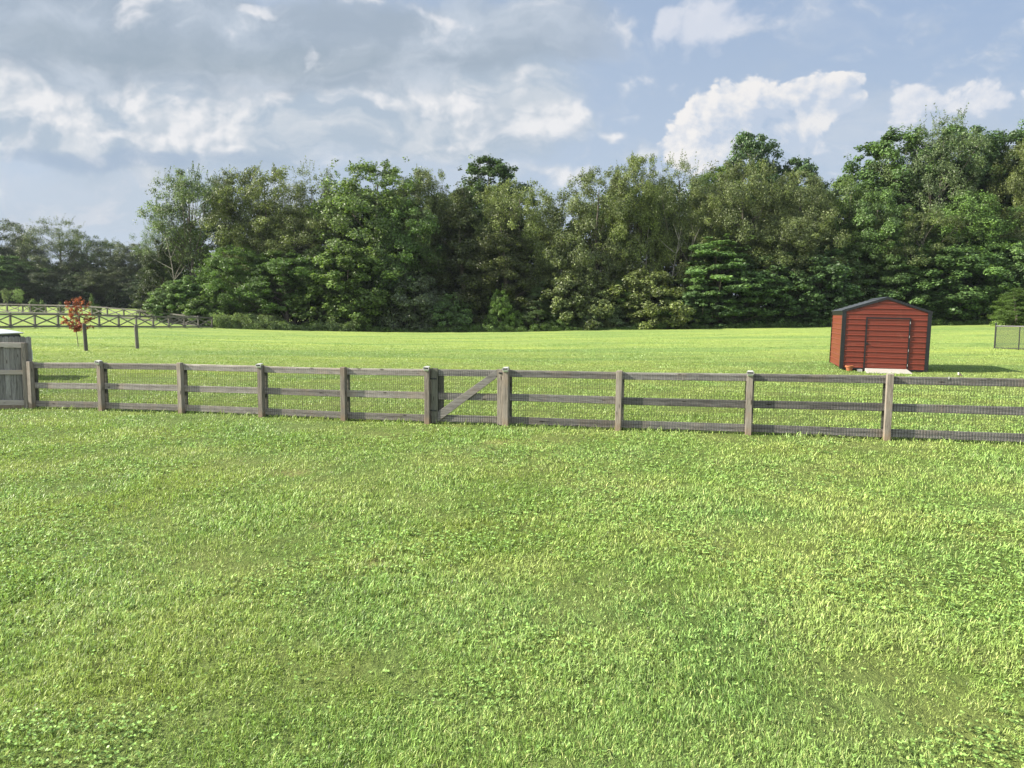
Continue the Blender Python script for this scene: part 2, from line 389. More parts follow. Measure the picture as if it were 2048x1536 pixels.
def lawn_colour(t, pos, detail=True):
    """colour of the turf by place: yellower, greener, bluish and dry patches; shared by soil sheet and blades"""
    a = t.noise(pos, .55, 5, .6); b = t.noise(t.vm('ADD', pos, (31., 7., 0.)), .22, 4, .6); c = t.noise(t.vm('ADD', pos, (3., 71., 0.)), 1.7, 4, .6)
    col = t.mix(t.ss(a, .38, .62), (.186, .285, .064), (.255, .325, .088))
    col = t.mix(t.m('MULTIPLY', t.ss(b, .50, .66), .5), col, (.180, .295, .088))
    col = t.mix(t.m('MULTIPLY', t.ss(c, .56, .74), .5), col, (.285, .345, .10))
    x, y, z = t.sep(pos)
    far = t.ss(y, 10, 34)
    col = t.mix(t.m('MULTIPLY', far, .5), col, (.262, .325, .090))
    # broad bands, seen stretched beyond the fence
    band = t.noise(t.vm('MULTIPLY', pos, (.045, .16, 0.)), 1., 4, .55)
    col = t.mix(t.m('MULTIPLY', t.m('MULTIPLY', t.ss(band, .47, .60), t.ss(y, 17, 30)), .7), col, (.150, .240, .070))
    band2 = t.noise(t.vm('MULTIPLY', t.vm('ADD', pos, (9., 40., 0.)), (.06, .22, 0.)), 1., 4, .55)
    col = t.mix(t.m('MULTIPLY', t.m('MULTIPLY', t.ss(band2, .54, .66), t.ss(y, 17, 30)), .65), col, (.33, .40, .088))
    return col

def mat(name):
    m = bpy.data.materials.new(name); m.use_nodes = True; t = NT(m.node_tree); t.n.clear()
    out = t.node('ShaderNodeOutputMaterial'); return m, t, out
def principled(t, out, col, rough=.6, spec=.5, metal=0., normal=None):
    b = t.node('ShaderNodeBsdfPrincipled')
    t.put(b.inputs['Base Color'], col if not isinstance(col, tuple) else (*col, 1)[:4]); t.put(b.inputs['Roughness'], rough)
    b.inputs['Specular IOR Level'].default_value = spec; b.inputs['Metallic'].default_value = metal
    if normal is not None: t.l.new(normal, b.inputs['Normal'])
    t.l.new(b.outputs[0], out.inputs[0]); return b
def bump(t, h, strength=.5, dist=.01):
    n = t.node('ShaderNodeBump'); t.put(n.inputs['Height'], h); n.inputs['Strength'].default_value = strength; n.inputs['Distance'].default_value = dist
    return n.outputs[0]

def ground_mat():
    m, t, out = mat('ground_turf'); p = t.pos(); x, y, z = t.sep(p)
    col = lawn_colour(t, p)
    fine = t.noise(t.vm('MULTIPLY', p, (1., .35, 1.)), 9., 6, .7)
    fine2 = t.noise(t.vm('MULTIPLY', p, (1., .3, 1.)), 2.2, 5, .65)
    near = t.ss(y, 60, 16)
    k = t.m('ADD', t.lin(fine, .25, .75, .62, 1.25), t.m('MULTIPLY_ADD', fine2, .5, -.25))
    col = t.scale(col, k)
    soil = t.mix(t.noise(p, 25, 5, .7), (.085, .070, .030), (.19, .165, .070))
    col = t.mix(t.m('MULTIPLY', near, .62), col, t.scale(t.mix(.6, col, soil), .24))   # thatch and soil, colour darkened for the shade between blades
    for cx, cy, r, kk in BARE_W[:12]:
        d = t.m('SQRT', t.m('ADD', t.m('POWER', t.m('SUBTRACT', x, cx), 2.), t.m('POWER', t.m('SUBTRACT', y, cy), 2.)))
        d = t.m('ADD', d, t.m('MULTIPLY_ADD', fine, r * .8, -r * .4))
        col = t.mix(t.m('MULTIPLY', t.ss(d, r * 1.0, r * .25), kk), col, t.scale(soil, 1.5))
    # leaf litter under the woods
    e = t.m('ADD', t.m('MULTIPLY_ADD', t.noise(p, .3, 3), 3., -1.5), 0.)
    w = t.m('MULTIPLY', t.ss(t.m('ADD', y, e), 112.6, 114.), t.ss(t.m('ADD', x, e), -42, -40))
    w = t.m('MAXIMUM', w, t.ss(t.m('ADD', y, t.m('MULTIPLY', x, -.15)), 208, 211))
    col = t.mix(w, col, t.mix(t.noise(p, 3., 4), (.035, .028, .016), (.07, .06, .03)))
    hb = t.m('ADD', t.noise(t.vm('MULTIPLY', p, (1., .6, 1.)), 5., 6, .75), t.m('MULTIPLY', t.noise(p, 1.1, 3), 1.2))
    principled(t, out, col, .9, .1, normal=bump(t, hb, .9, .09)); return m
gr = link('ground', np_mesh('ground', V, [Fq]), ground_mat(), smooth=True); tag(gr, kind='structure')

# ------------------------------------------------------------------ grass blades (one uncountable mass)
def grass():
    N = 1500000
    # density ~ 1/Y^2 in a trapezoid a little wider than the view
    lo, hi = 3.0, 105.0
    Yv = lo * (hi / lo) ** (rng.random(N) ** 1.18); Xv = (rng.random(N) * 2 - 1) * (.72 * Yv + .8)
    # the lawn goes on to both sides and behind, a little thinner
    N2 = 620000; y2 = 1.2 * (40 / 1.2) ** (rng.random(N2) ** .8); x2 = (.72 * np.maximum(y2, 3.) + .8 + rng.random(N2) * 4.5) * np.where(rng.random(N2) < .5, -1, 1)
    N3 = 160000; y3 = 1.2 + 1.8 * rng.random(N3); x3 = (rng.random(N3) * 2 - 1) * 3.0
    Yv = np.concatenate([Yv, y2, y3]); Xv = np.concatenate([Xv, x2, x3]); N = len(Xv)
    clump = fbm(Xv, Yv, .16, 3, 3); dens = fbm(Xv, Yv, .9, 11, 3)
    keep = rng.random(N) < np.clip(.42 + 1.25 * (clump - .33) + .5 * (dens - .45), .30, 1)
    bare = np.zeros(N)
    for cx, cy, r, k in BARE_W:
        d = np.hypot(Xv - cx, (Yv - cy)); bare = np.maximum(bare, k * np.clip(1.25 - d / r, 0, 1))
    keep &= rng.random(N) > bare * .95
    keep &= rng.random(N) > np.clip((Yv - 45) / 60, 0, 1)
    # nothing grows through the shed or the slab in front of it
    Xv = Xv[keep]; Yv = Yv[keep]; clump = clump[keep]; dens = dens[keep]; n = len(Xv)
    Z = zt(Xv, Yv)
    tuft = np.clip(fbm(Xv, Yv, 1.1, 21, 3) * 2.6 - 1.25, 0, 1)     # coarse rank tufts
    sc = (Yv / 4.5) ** .72
    sc = np.maximum(sc, .9)
    L = (.022 + .024 * rng.random(n) ** 1.5 + .03 * tuft * rng.random(n)) * (.45 + 1.15 * clump) * np.clip(sc, 1, 1.6) ** .5
    longb = rng.random(n) < .03; L = L * np.where(longb, 1.7, 1)
    fl = np.abs(Yv - (16.25 - .29 * Xv)) * .96
    edge = (fl < .10) & (Xv < 16); L = np.where(edge, L * 1.9 + .02 * rng.random(n), L)
    Wd = (.0034 + .002 * rng.random(n)) * sc * (1 + .5 * tuft)
    # lean: loose swirls of common direction plus scatter
    swirl = fbm(Xv, Yv, 1.6, 31, 3) * 6 - 2.6
    ang = swirl + rng.normal(0, 1.3, n)
    lean = np.clip(rng.normal(.85, .42, n), .08, 1.6)
    dx = np.cos(ang); dy = np.sin(ang)
    fa = ang + math.pi / 2 + rng.normal(0, .7, n); wx = np.cos(fa) * Wd / 2; wy = np.sin(fa) * Wd / 2
    b = np.stack([Xv, Yv, Z - .004], -1)
    midp = b + np.stack([dx * L * .32 * np.sin(lean), dy * L * .32 * np.sin(lean), L * .55 * np.cos(lean * .6)], -1)
    tip = b + np.stack([dx * L * np.sin(lean), dy * L * np.sin(lean), L * np.cos(lean * 1.05) + .004], -1)
    wv = np.stack([wx, wy, np.zeros(n)], -1)
    Vv = np.stack([b - wv, b + wv, midp - wv * .9, midp + wv * .9, tip], 1).reshape(-1, 3)
    i = np.arange(n) * 5
    Q = np.stack([i, i + 1, i + 3, i + 2], -1); T = np.stack([i + 2, i + 3, i + 4], -1)
    rn = np.repeat(rng.random(n), 5); hh = np.tile([0, 0, .6, .6, 1.0], n); tf = np.repeat(tuft, 5)
    parts_V = [Vv]; parts_Q = [Q]; parts_T = [T]; rn = [rn]; hh = [hh]; tf = [tf]; off = len(Vv)
    # clover: three round leaflets on a short stalk, in patches
    M = 150000
    Yc = 3.0 * (16 / 3.0) ** rng.random(M); Xc = (rng.random(M) * 2 - 1) * (.72 * Yc + .5)
    pn = fbm(Xc, Yc, 1.3, 51, 3); kk = rng.random(M) < np.clip((pn - .50) * 1.6, .02, .22)
    Xc = Xc[kk]; Yc = Yc[kk]; m = len(Xc); Zc = zt(Xc, Yc) + .02 + .03 * rng.random(m)
    a0 = rng.random(m) * 6.28; rs = (.0062 + .004 * rng.random(m)) * np.maximum((Yc / 4.5) ** .6, .9)
    vs = []; fs = []
    for k in range(3):
        a = a0 + k * 2.094; cx = Xc + np.cos(a) * rs; cy = Yc + np.sin(a) * rs
        tl = rng.normal(0, .35, m)
        pts = []
        for q in range(5):
            aa = a + q * 1.2566
            pts.append(np.stack([cx + np.cos(aa) * rs * .95, cy + np.sin(aa) * rs * .95, Zc + rs * np.cos(aa - a) * .25 + rs * np.sin(aa - a) * tl], -1))
        vs.append(np.stack(pts, 1))
    CV = np.stack(vs, 1).reshape(-1, 3); nc = m * 3
    CF = off + np.arange(nc)[:, None] * 5 + np.arange(5)[None]
    parts_V.append(CV); rn.append(np.repeat(rng.random(nc), 5)); hh.append(np.full(nc * 5, .8)); tf.append(np.full(nc * 5, 2.0))
    me = np_mesh('grass', np.concatenate(parts_V), [Q, T, CF], {'rnd': np.concatenate(rn), 'hgt': np.concatenate(hh), 'tuft': np.concatenate(tf)})
    mm, t, out = mat('grass_blades'); p = t.pos()
    col = lawn_colour(t, p); rnd = t.attr('rnd'); h = t.attr('hgt'); tu = t.attr('tuft')
    col = t.mix(t.m('MULTIPLY', t.m('MINIMUM', tu, 1.), .45), col, (.17, .30, .10))
    col = t.mix(t.m('MULTIPLY', t.ss(rnd, .84, .93), t.lin(t.sep(p)[1], 8, 30, .6, .1)), col, (.42, .42, .17))        # straw-coloured blades
    col = t.mix(t.m('MULTIPLY', t.ss(rnd, .04, .0), .7), col, (.34, .26, .13))
    col = t.mix(t.m('MULTIPLY', t.ss(tu, 1.5, 1.9), .8), col, (.185, .300, .075))
    k = t.m('MULTIPLY', t.lin(t.m('FRACT', t.m('MULTIPLY', rnd, 7.)), 0, 1, .22, 1.78)   , 1.0)
    col = t.scale(col, t.m('MULTIPLY', t.m('MULTIPLY_ADD', t.m('SUBTRACT', k, 1.), t.lin(t.sep(p)[1], 8, 40, 1., .3), 1.), t.lin(t.sep(p)[1], 4, 22, 1.27, 1.18)))
    b = t.node('ShaderNodeBsdfPrincipled'); t.put(b.inputs['Base Color'], col); b.inputs['Roughness'].default_value = .45
    b.inputs['Specular IOR Level'].default_value = .3
    tr = t.node('ShaderNodeBsdfTranslucent'); t.put(tr.inputs[0], t.mix(.5, col, (.30, .42, .05)))
    ms = t.node('ShaderNodeMixShader'); ms.inputs[0].default_value = .30
    t.l.new(b.outputs[0], ms.inputs[1]); t.l.new(tr.outputs[0], ms.inputs[2]); t.l.new(ms.outputs[0], out.inputs[0])
    o = link('grass', me, mm); tag(o, 'short mown lawn grass with clover patches and straw blades', 'grass', kind='stuff')
grass()

# ------------------------------------------------------------------ wood and other materials
def wood(name, axis, light, dark, warm=.25, grain=1.0, scale=1.0):
    m, t, out = mat(name); o = t.obj(); r = t.orand()
    sc = {'x': (1.0, 14., 14.), 'z': (14., 14., 1.0)}[axis]
    off = t.xyz(t.m('MULTIPLY', r, 37.), t.m('MULTIPLY', r, 11.), t.m('MULTIPLY', r, 23.))
    p = t.vm('ADD', t.vm('MULTIPLY', o, sc), off)
    g = t.noise(p, 2.2 * scale, 8, .7, 1.2); g2 = t.noise(p, 9. * scale, 5, .7)
    pb = t.vm('ADD', o, off); big = t.noise(pb, 1.6, 4, .6)
    kn = t.node('ShaderNodeTexVoronoi'); kn.inputs['Scale'].default_value = 1.0
    t.put(kn.inputs['Vector'], t.vm('ADD', t.vm('MULTIPLY', o, {'x': (2.3, 9., 9.), 'z': (9., 9., 2.3)}[axis]), off))
    knot = t.ss(kn.outputs[0], .17, .07)
    col = t.mix(t.ss(g, .32, .66), dark, light)
    col = t.mix(t.m('MULTIPLY', t.ss(g2, .60, .72), .55 * grain), col, tuple(c * .22 for c in dark))   # checks and cracks
    col = t.mix(t.m('MULTIPLY', t.ss(big, .5, .68), warm), col, (light[0] * 1.02, light[1] * .80, light[2] * .60))
    col = t.mix(t.m('MULTIPLY', knot, .85), col, (.035, .028, .022))
    col = t.scale(col, t.lin(r, 0, 1, .70, 1.2))
    if 'post' in name and 'weathered' in name:      # reddish clay splashed on the foot of the posts
        h = t.m('ADD', t.attr('mud'), t.m('MULTIPLY_ADD', g, .12, -.06)); isp = t.m('GREATER_THAN', t.m('ABSOLUTE', t.attr('mud')), 1e-5)
        col = t.mix(t.m('MULTIPLY', t.m('MULTIPLY', t.ss(h, .22, .02), isp), .5), col, (.27, .18, .105))
    principled(t, out, col, .85, .2, normal=bump(t, t.m('ADD', g, t.m('MULTIPLY', g2, .6)), .5, .006)); return m
W_RAIL = wood('weathered_rail', 'x', (.275, .260, .240), (.115, .108, .102), .3)
W_RAILL = wood('weathered_pale_rail', 'x', (0.418, 0.382, 0.342), (0.216, 0.191, 0.173), .3)
W_POSTL = wood('weathered_pale_post', 'z', (0.322, 0.283, 0.238), (0.154, 0.133, 0.112), .35)
W_POST = wood('weathered_post', 'z', (0.294, 0.259, 0.217), (0.140, 0.122, 0.101), .35)
W_POSTG = wood('weathered_green_post', 'z', (0.158, 0.154, 0.124), (0.075, 0.075, 0.060), .1)
W_PICK = wood('weathered_picket', 'z', (.255, .25, .235), (.105, .102, .095), .15)
W_NEWR = wood('pale_rail', 'x', (0.528, 0.480, 0.424), (0.368, 0.328, 0.288), .3, .5)
W_FAR = wood('far_rail', 'x', (0.186, 0.174, 0.155), (0.093, 0.087, 0.077), .2)
W_FARP = wood('far_post', 'z', (0.156, 0.144, 0.129), (0.078, 0.072, 0.066), .2)
def plain(name, col, rough=.5, spec=.5, metal=0., var=.12, nscale=6.):
    m, t, out = mat(name); n = t.noise(t.obj(), nscale, 5, .6)
    c = t.scale((*col,)[:3] if False else t.mix(0., (*col, 1), (*col, 1)), t.lin(n, .3, .7, 1 - var, 1 + var))
    principled(t, out, c, rough, spec, metal); return m
M_WIRE = plain('dark_wire', (.02, .02, .018), .6, .4)
M_BLACK = plain('black_metal', (.018, .019, .021), .45, .5)
M_WHITE = plain('white_plastic', (.42, .42, .40), .4, .5, var=.04)
M_LENS = plain('greenish_lens', (.50, .55, .40), .3, .5, var=.05)
M_PANEL = plain('solar_cell', (.012, .014, .020), .2, .6)

# ------------------------------------------------------------------ near paddock fence, wire backed
K_L, C_L = .29, 16.25
FDIR = Vector((1, -K_L, 0)).normalized(); FN = Vector((-K_L, -1, 0)).normalized()   # FN points to the camera side
F_ANG = math.atan2(FDIR.y, FDIR.x)
def on_line(px, off=0.):
    u = xat(px, 1.0); Y = C_L / (1 + K_L * u)
    for _ in range(3):
        g = G(px, Y); u = g.x / g.y; Y = C_L / (1 + K_L * u)
    return G(px, Y)
PX_L = [69, 208, 367, 527, 691, 858]; PX_R = [1014, 1237, 1496, 1772]
step = 2.52
ptsL = [on_line(a) for a in PX_L]; ptsR = [on_line(a) for a in PX_R]
for k in range(1, 4): # the run carries on to the right, past the edge of the picture
    q = ptsR[3] + FDIR * step * k; ptsR.append(Vector((q.x, q.y, zg(q.x, q.y))))
RAILS = [(1.125, .145), (.61, .150), (.125, .150)]
POST_H = 1.235
def fence_run(name, pts, label, cat='fence', mr=None, mp=None):
    o0 = pts[0]; root = empty(name, o0, F_ANG); tag(root, label, cat)
    loc = [((p - o0).dot(FDIR), p.z - o0.z) for p in pts]
    for i, (lx, lz) in enumerate(loc):
        m = MB(); w = .115; dz = random.uniform(-.012, .012); tw = random.uniform(-.01, .01)
        m.hexa([(lx - w / 2, -.125, lz - .3), (lx + w / 2, -.125, lz - .3), (lx + w / 2, -.002, lz - .3), (lx - w / 2, -.002, lz - .3),
                (lx - w / 2 + tw, -.125, lz + POST_H + dz), (lx + w / 2 + tw, -.125, lz + POST_H + dz), (lx + w / 2 + tw, -.002, lz + POST_H + dz), (lx - w / 2 + tw, -.002, lz + POST_H + dz)])
        po = m.build('post', mp or W_POST, root, bevel=.006)
        st = po.data.attributes.new('mud', 'FLOAT', 'POINT'); st.data.foreach_set('value', [v.co.z - lz for v in po.data.vertices])
        m = MB(); m.box(lx - .085, lx + .085, .045, .085, lz - .02, lz + POST_H - .03); m.build('batten', W_POSTG, root, bevel=.003)
    for i in range(len(loc) - 1):
        (x0, z0), (x1, z1) = loc[i], loc[i + 1]
        for k, (rz, rh) in enumerate(RAILS):
            m = MB(); j0, j1 = random.uniform(-.012, .012), random.uniform(-.012, .012)
            m.beam((x0 + .003, .022, z0 + rz + j0), (x1 - .003, .022, z1 + rz + j1), .038, rh); m.build('rail', mr or W_RAIL, root, bevel=.003)
        m = MB(); wr = .0038
        n = int((x1 - x0) / .0508)
        for j in range(1, n + 1):
            xx = x0 + (x1 - x0) * j / (n + 1); zz = z0 + (z1 - z0) * j / (n + 1); wob = random.uniform(-.003, .003)
            m.box(xx - wr / 2 + wob, xx + wr / 2 + wob, -.0010 - wr, -.0010, zz + .03, zz + 1.17)
        for j in range(12):
            zz = .035 + j * .1016
            a = wr * .8
            m.beam((x0, -.0032 - wr, z0 + zz), (x1, -.0032 - wr, z1 + zz), a, a)
        m.build('wire_mesh', M_WIRE, root)
    return root, loc
fenceL, locL = fence_run('paddock_fence', ptsL, 'grey three-rail wire-backed wooden fence left of the diagonal-braced gate', mr=W_RAILL, mp=W_POSTL)
fenceR, locR = fence_run('paddock_fence', ptsR, 'grey three-rail wire-backed wooden fence right of the diagonal-braced gate')
tagm = MB(); lx = (on_line(1890) - ptsR[0]).dot(FDIR); zz = (on_line(1890).z - ptsR[0].z)
tagm.box(lx - .012, lx + .012, -.004, .001, zz + 1.155, zz + 1.203); tagm.build('tag', M_WHITE, fenceR)

def gate():
    a, b = ptsL[-1], ptsR[0]; L = (b - a).dot(FDIR)
    root = empty('garden_gate', a, F_ANG); tag(root, 'wooden garden gate with a diagonal brace in the wire-backed fence', 'gate')
    zb = b.z - a.z; z = lambda x: zb * x / L
    x0 = .075; x1 = L - .065
    def up(nm, xa, xb, y0, y1, za, zb_, mt):
        m = MB(); xm = (xa + xb) / 2; m.box(xa, xb, y0, y1, z(xm) + za, z(xm) + zb_); m.build(nm, mt, root, bevel=.004)
    up('hinge_stile', x0, x0 + .15, -.055, -.018, .02, 1.225, W_POSTG)
    up('latch_stile', x1 - .145, x1, -.055, -.018, .02, 1.215, W_POST)
    up('back_stile', x0 + .13, x0 + .26, .024, .055, .05, 1.12, W_POSTG)
    for rz, rh in RAILS:
        m = MB(); m.beam((x0 + .004, .004, z(x0) + rz), (x1 - .004, .004, z(x1) + rz), .036, rh); m.build('rail', W_RAIL, root, bevel=.003)
    m = MB(); xa, xb = x0 + .153, x1 - .148; h = .155
    za, zb2 = z(xa) + .05, z(xb) + 1.06
    m.hexa([(xa, -.053, za), (xb, -.053, zb2 - .02), (xb, -.022, zb2 - .02), (xa, -.022, za), (xa, -.053, za + h + .07), (xb, -.053, zb2 + h - .0), (xb, -.022, zb2 + h - .0), (xa, -.022, za + h + .07)])
    m.build('brace', W_RAIL, root, bevel=.004)
    m = MB(); wr = .0038
    n = int((x1 - x0) / .0508)
    for j in range(1, n):
        xx = x0 + .0508 * j; m.box(xx, xx + wr, -.0180, -.0150, z(xx) + .06, z(xx) + 1.17)
    for j in range(11): m.beam((x0, -.0166, z(x0) + .07 + j * .1016), (x1, -.0166, z(x1) + .07 + j * .1016), wr * .8, wr * .8)
    m.build('wire_mesh', M_WIRE, root)
    m = MB(); m.box(x1 - .10, x1 - .02, -.0640, -.0560, z(x1) + 1.12, z(x1) + 1.15); m.tube([(x1 - .11, -.075, z(x1) + 1.135), (x1 + .03, -.075, z(x1) + 1.135)], .007, 8)
    m.build('latch', M_BLACK, root)
    for hz in (.28, .98):
        m = MB(); m.box(x0 - .055, x0 + .13, -.062, -.0555, z(x0) + hz, z(x0) + hz + .032); m.tube([(x0 - .045, -.066, z(x0) + hz - .02), (x0 - .045, -.066, z(x0) + hz + .052)], .009, 8)
        m.build('hinge', M_BLACK, root)
gate()

def solar_light(base, rz, label, tilt=0., first=[None]):
    if first[0] is None:
        root = empty('solar_light', base, rz)
        m = MB(); m.hexa([(-.056, -.14, .0), (.056, -.14, .0), (.05, -.03, .0), (-.05, -.03, .0), (-.056, -.14, .012), (.056, -.14, .012), (.05, -.03, .022), (-.05, -.03, .022)])
        m.build('housing', M_WHITE, root, bevel=.006)
        m = MB(); x, z0, z1, e = .068, -.045, .006, .011
        for a in ((-x, x, z1 - e, z1), (-x, x, z0, z0 + e), (-x, -x + e, z0 + e, z1 - e), (x - e, x, z0 + e, z1 - e)): m.box(a[0], a[1], -.166, -.146, a[2], a[3])
        m.build('frame', M_WHITE, root)
        m = MB(); m.box(-x + e, x - e, -.158, -.146, z0 + e, z1 - e); m.build('solar_cell', M_PANEL, root)
        m = MB(); m.hexa([(-.052, -.150, -.082), (.052, -.150, -.082), (.052, -.128, -.082), (-.052, -.128, -.082), (-.058, -.160, -.047), (.058, -.160, -.047), (.058, -.128, -.047), (-.058, -.128, -.047)])
        m.build('lens', M_LENS, root, bevel=.003)
        first[0] = root
    else:
        src = first[0]; root = src.copy(); COL.objects.link(root); root.location = base; root.rotation_euler = (0, 0, rz)
        for ch in list(src.children):
            c = ch.copy(); COL.objects.link(c); c.parent = root
    root.rotation_euler = (0, tilt, rz); root.location = base
    tag(root, label, 'solar light', 'solar lights on the fence posts'); return root
for p, lb, tl in [(ptsL[1], 'pale solar light on second fence post from the tall picket fence', .12), (ptsL[3], 'small white-framed solar light on post midway along left fence run', .02),
                  (ptsL[5], 'silver solar light on the hinge post left of the gate', .06), (ptsR[0], 'white-framed solar light on latch post right of the gate', -.03),
                  (ptsR[2], 'white-framed solar light with black cell on post left of the shed', .0)]:
    solar_light(p + Vector((0, 0, POST_H + .012)), F_ANG, lb, tl)

# bird on the top rail
def bird():
    p = on_line(1911); base = p + Vector((0, 0, 1.1975)) + FN * -.02
    m, t, out = mat('sparrow_plumage'); o = t.obj(); x, y, z = t.sep(o)
    col = t.mix(t.ss(z, .030, .062), (.46, .38, .27), (.16, .095, .05))
    col = t.mix(t.ss(x, .004, -.012), col, (.62, .58, .48))
    col = t.mix(t.ss(z, .072, .078), col, (.66, .64, .58))
    col = t.mix(t.m('MULTIPLY', t.ss(t.m('ABSOLUTE', t.m('SUBTRACT', z, .066)), .009, .004), t.ss(x, -.022, -.010)), col, (.02, .018, .015))
    principled(t, out, col, .8, .2)
    me = bpy.data.meshes.new('bird'); vs = [(.055, 0, .022), (.03, 0, .034), (.006, 0, .044), (-.010, 0, .060), (-.017, 0, .078), (-.029, 0, .078), (-.037, 0, .077)]
    rad = [(.008, .003), (.016, .014), (.023, .024), (.019, .019), (.0155, .0155), (.008, .008), (.002, .002)]
    me.from_pydata(vs, [(i, i + 1) for i in range(len(vs) - 1)], [])
    ob = bpy.data.objects.new('bird', me); COL.objects.link(ob)
    sk = ob.modifiers.new('s', 'SKIN'); sb = ob.modifiers.new('b', 'SUBSURF'); sb.levels = 2; sb.render_levels = 2
    for v, r in zip(me.skin_vertices[0].data, rad): v.radius = r
    me.skin_vertices[0].data[2].use_root = True
    dg = bpy.context.evaluated_depsgraph_get(); me2 = bpy.data.meshes.new_from_object(ob.evaluated_get(dg))
    ob.modifiers.clear(); ob.data = me2; me2.materials.clear(); me2.materials.append(m)
    me2.polygons.foreach_set('use_smooth', [True] * len(me2.polygons))
    ob.location = base; ob.rotation_euler = (0, 0, F_ANG)
    tag(ob, 'small brown and white bird perched on the top rail right of the shed', 'bird')
    l = MB()
    for s in (-1, 1): l.tube([(.004, .008 * s, .026), (.002, .008 * s, .001)], .0016, 6); l.tube([(.002, .008 * s, .0022), (-.010, .008 * s, .0018)], .0014, 6)
    l.build('legs', M_BLACK, ob).name = 'leg_pair'
bird()

# ------------------------------------------------------------------ tall picket fence, far left
def picket_fence():
    c = G(57, 19.85); d = Vector((-1, -.03, 0)).normalized(); root = empty('picket_fence', c, math.atan2(-d.y, -d.x))
    tag(root, 'tall grey dog-eared picket privacy fence at the left edge', 'fence')
    H = 1.87; dz = -.0
    for i in range(34):
        x1 = .135 - i * .1425; w = .137; h = H + random.uniform(-.012, .012)
        m = MB(); m.prism([(x1 - w, -.1), (x1, -.1), (x1, h - .03), (x1 - .03, h), (x1 - w + .03, h), (x1 - w, h - .03)], .02, .038); m.build('picket', W_PICK, root)
    for z, h in ((1.645, .13), (.945, .12), (.15, .13)):
        for k in range(2):
            m = MB(); m.box(-.052 - 2.4 * (k + 1), -.058 - 2.4 * k - (0 if k == 0 else .1), -.02, .018, z - h / 2, z + h / 2); m.build('rail', W_NEWR, root, bevel=.004)
    for k in range(3):
        m = MB(); x = -2.4 * k; m.box(x - .05, x + .05, -.10, .018, -.2, 1.71); m.build('post', W_POST, root, bevel=.006)
    m = MB(); m.box(-4.8, -.055, -.016, .016, -.05, .083); m.build('kick_board', wood('kick_board', 'z', (0.216, 0.172, 0.128), (0.120, 0.092, 0.064), .3), root)
picket_fence()

# ------------------------------------------------------------------ white vehicle behind the picket fence
def vehicle():
    Y = 28.0; p = G(50, Y); root = empty('parked_car', (p.x - 4.92, Y, p.z), R(180)); root.scale = (1, 1, 1.10)
    tag(root, 'white parked car, only its roof showing above the picket fence', 'car')
    wp = plain('white_car_paint', (.60, .61, .62), .25, .6, var=.02); gl = plain('dark_glass', (.02, .024, .028), .12, .7, var=.02); tr = M_BLACK
    rim = plain('alloy_rim', (.45, .45, .45), .35, .6, .8)
    def shell(nm, prof, hw, taper, mt, bev=.05):
        m = MB(); n = len(prof); b = len(m.v)
        for s in (-1, 1):
            for x, z in prof: m.v.append((x, s * (hw - taper * max(0, z - .9)), z))
        m.f.append(tuple(range(n))); m.f.append(tuple(n + k for k in reversed(range(n))))
        for k in range(n): m.f.append(((k + 1) % n, k, n + k, n + (k + 1) % n))
        return m.build(nm, mt, root, bevel=bev, seg=2, smooth=False)
    # the car faces away to the left; its blunt tail shows
    shell('body', [(-4.6, .38), (-.25, .36), (-.05, .5), (-.03, .75), (-.2, .93), (-1.1, 1.05), (-4.55, 1.08), (-4.7, .9), (-4.7, .5)], .92, 0, wp)
    shell('window_band', [(-1.05, 1.04), (-1.6, 1.43), (-4.4, 1.43), (-4.5, 1.06)], .88, .42, gl, .02)
    shell('roof', [(-1.05, 1.45), (-1.5, 1.575), (-2.4, 1.66), (-3.2, 1.64), (-4.0, 1.565), (-4.55, 1.47), (-4.5, 1.43), (-1.4, 1.42)], .87, .30, wp, .02)
    for s in (-1, 1):
        m = MB(); m.bar((-1.0, s * .80, 1.05), (-1.62, s * .68, 1.44), .06); m.build('windscreen_pillar', tr, root)
        m = MB(); m.box(-1.35, -1.2, s * .98 - .1, s * .98 + .1, 1.08, 1.23); m.build('mirror', tr, root, bevel=.03, seg=2)
        for x in (-.95, -3.75):
            m = MB(); m.lathe([(.0, 0), (.20, .0), (.33, .02), (.345, .06), (.345, .18), (.33, .22), (.0, .22)], n=24)
            w = m.build('tyre', tr, root, smooth=True); w.rotation_euler = (R(90), 0, 0); w.location = (x, s * .93 + .11, .345)
            m = MB(); m.lathe([(.0, -.0), (.2, -.0), (.22, .03), (.22, .20), (.0, .20)], n=20); q = m.build('rim', rim, root, smooth=True)
            q.rotation_euler = (R(90), 0, 0); q.location = (x, s * .945 + .10, .345)
    for s in (-1, 1):
        m = MB(); m.box(-.22, -.03, s * .7 - .16, s * .7 + .16, .66, .80); m.build('headlight', M_WHITE, root, bevel=.02)
vehicle()

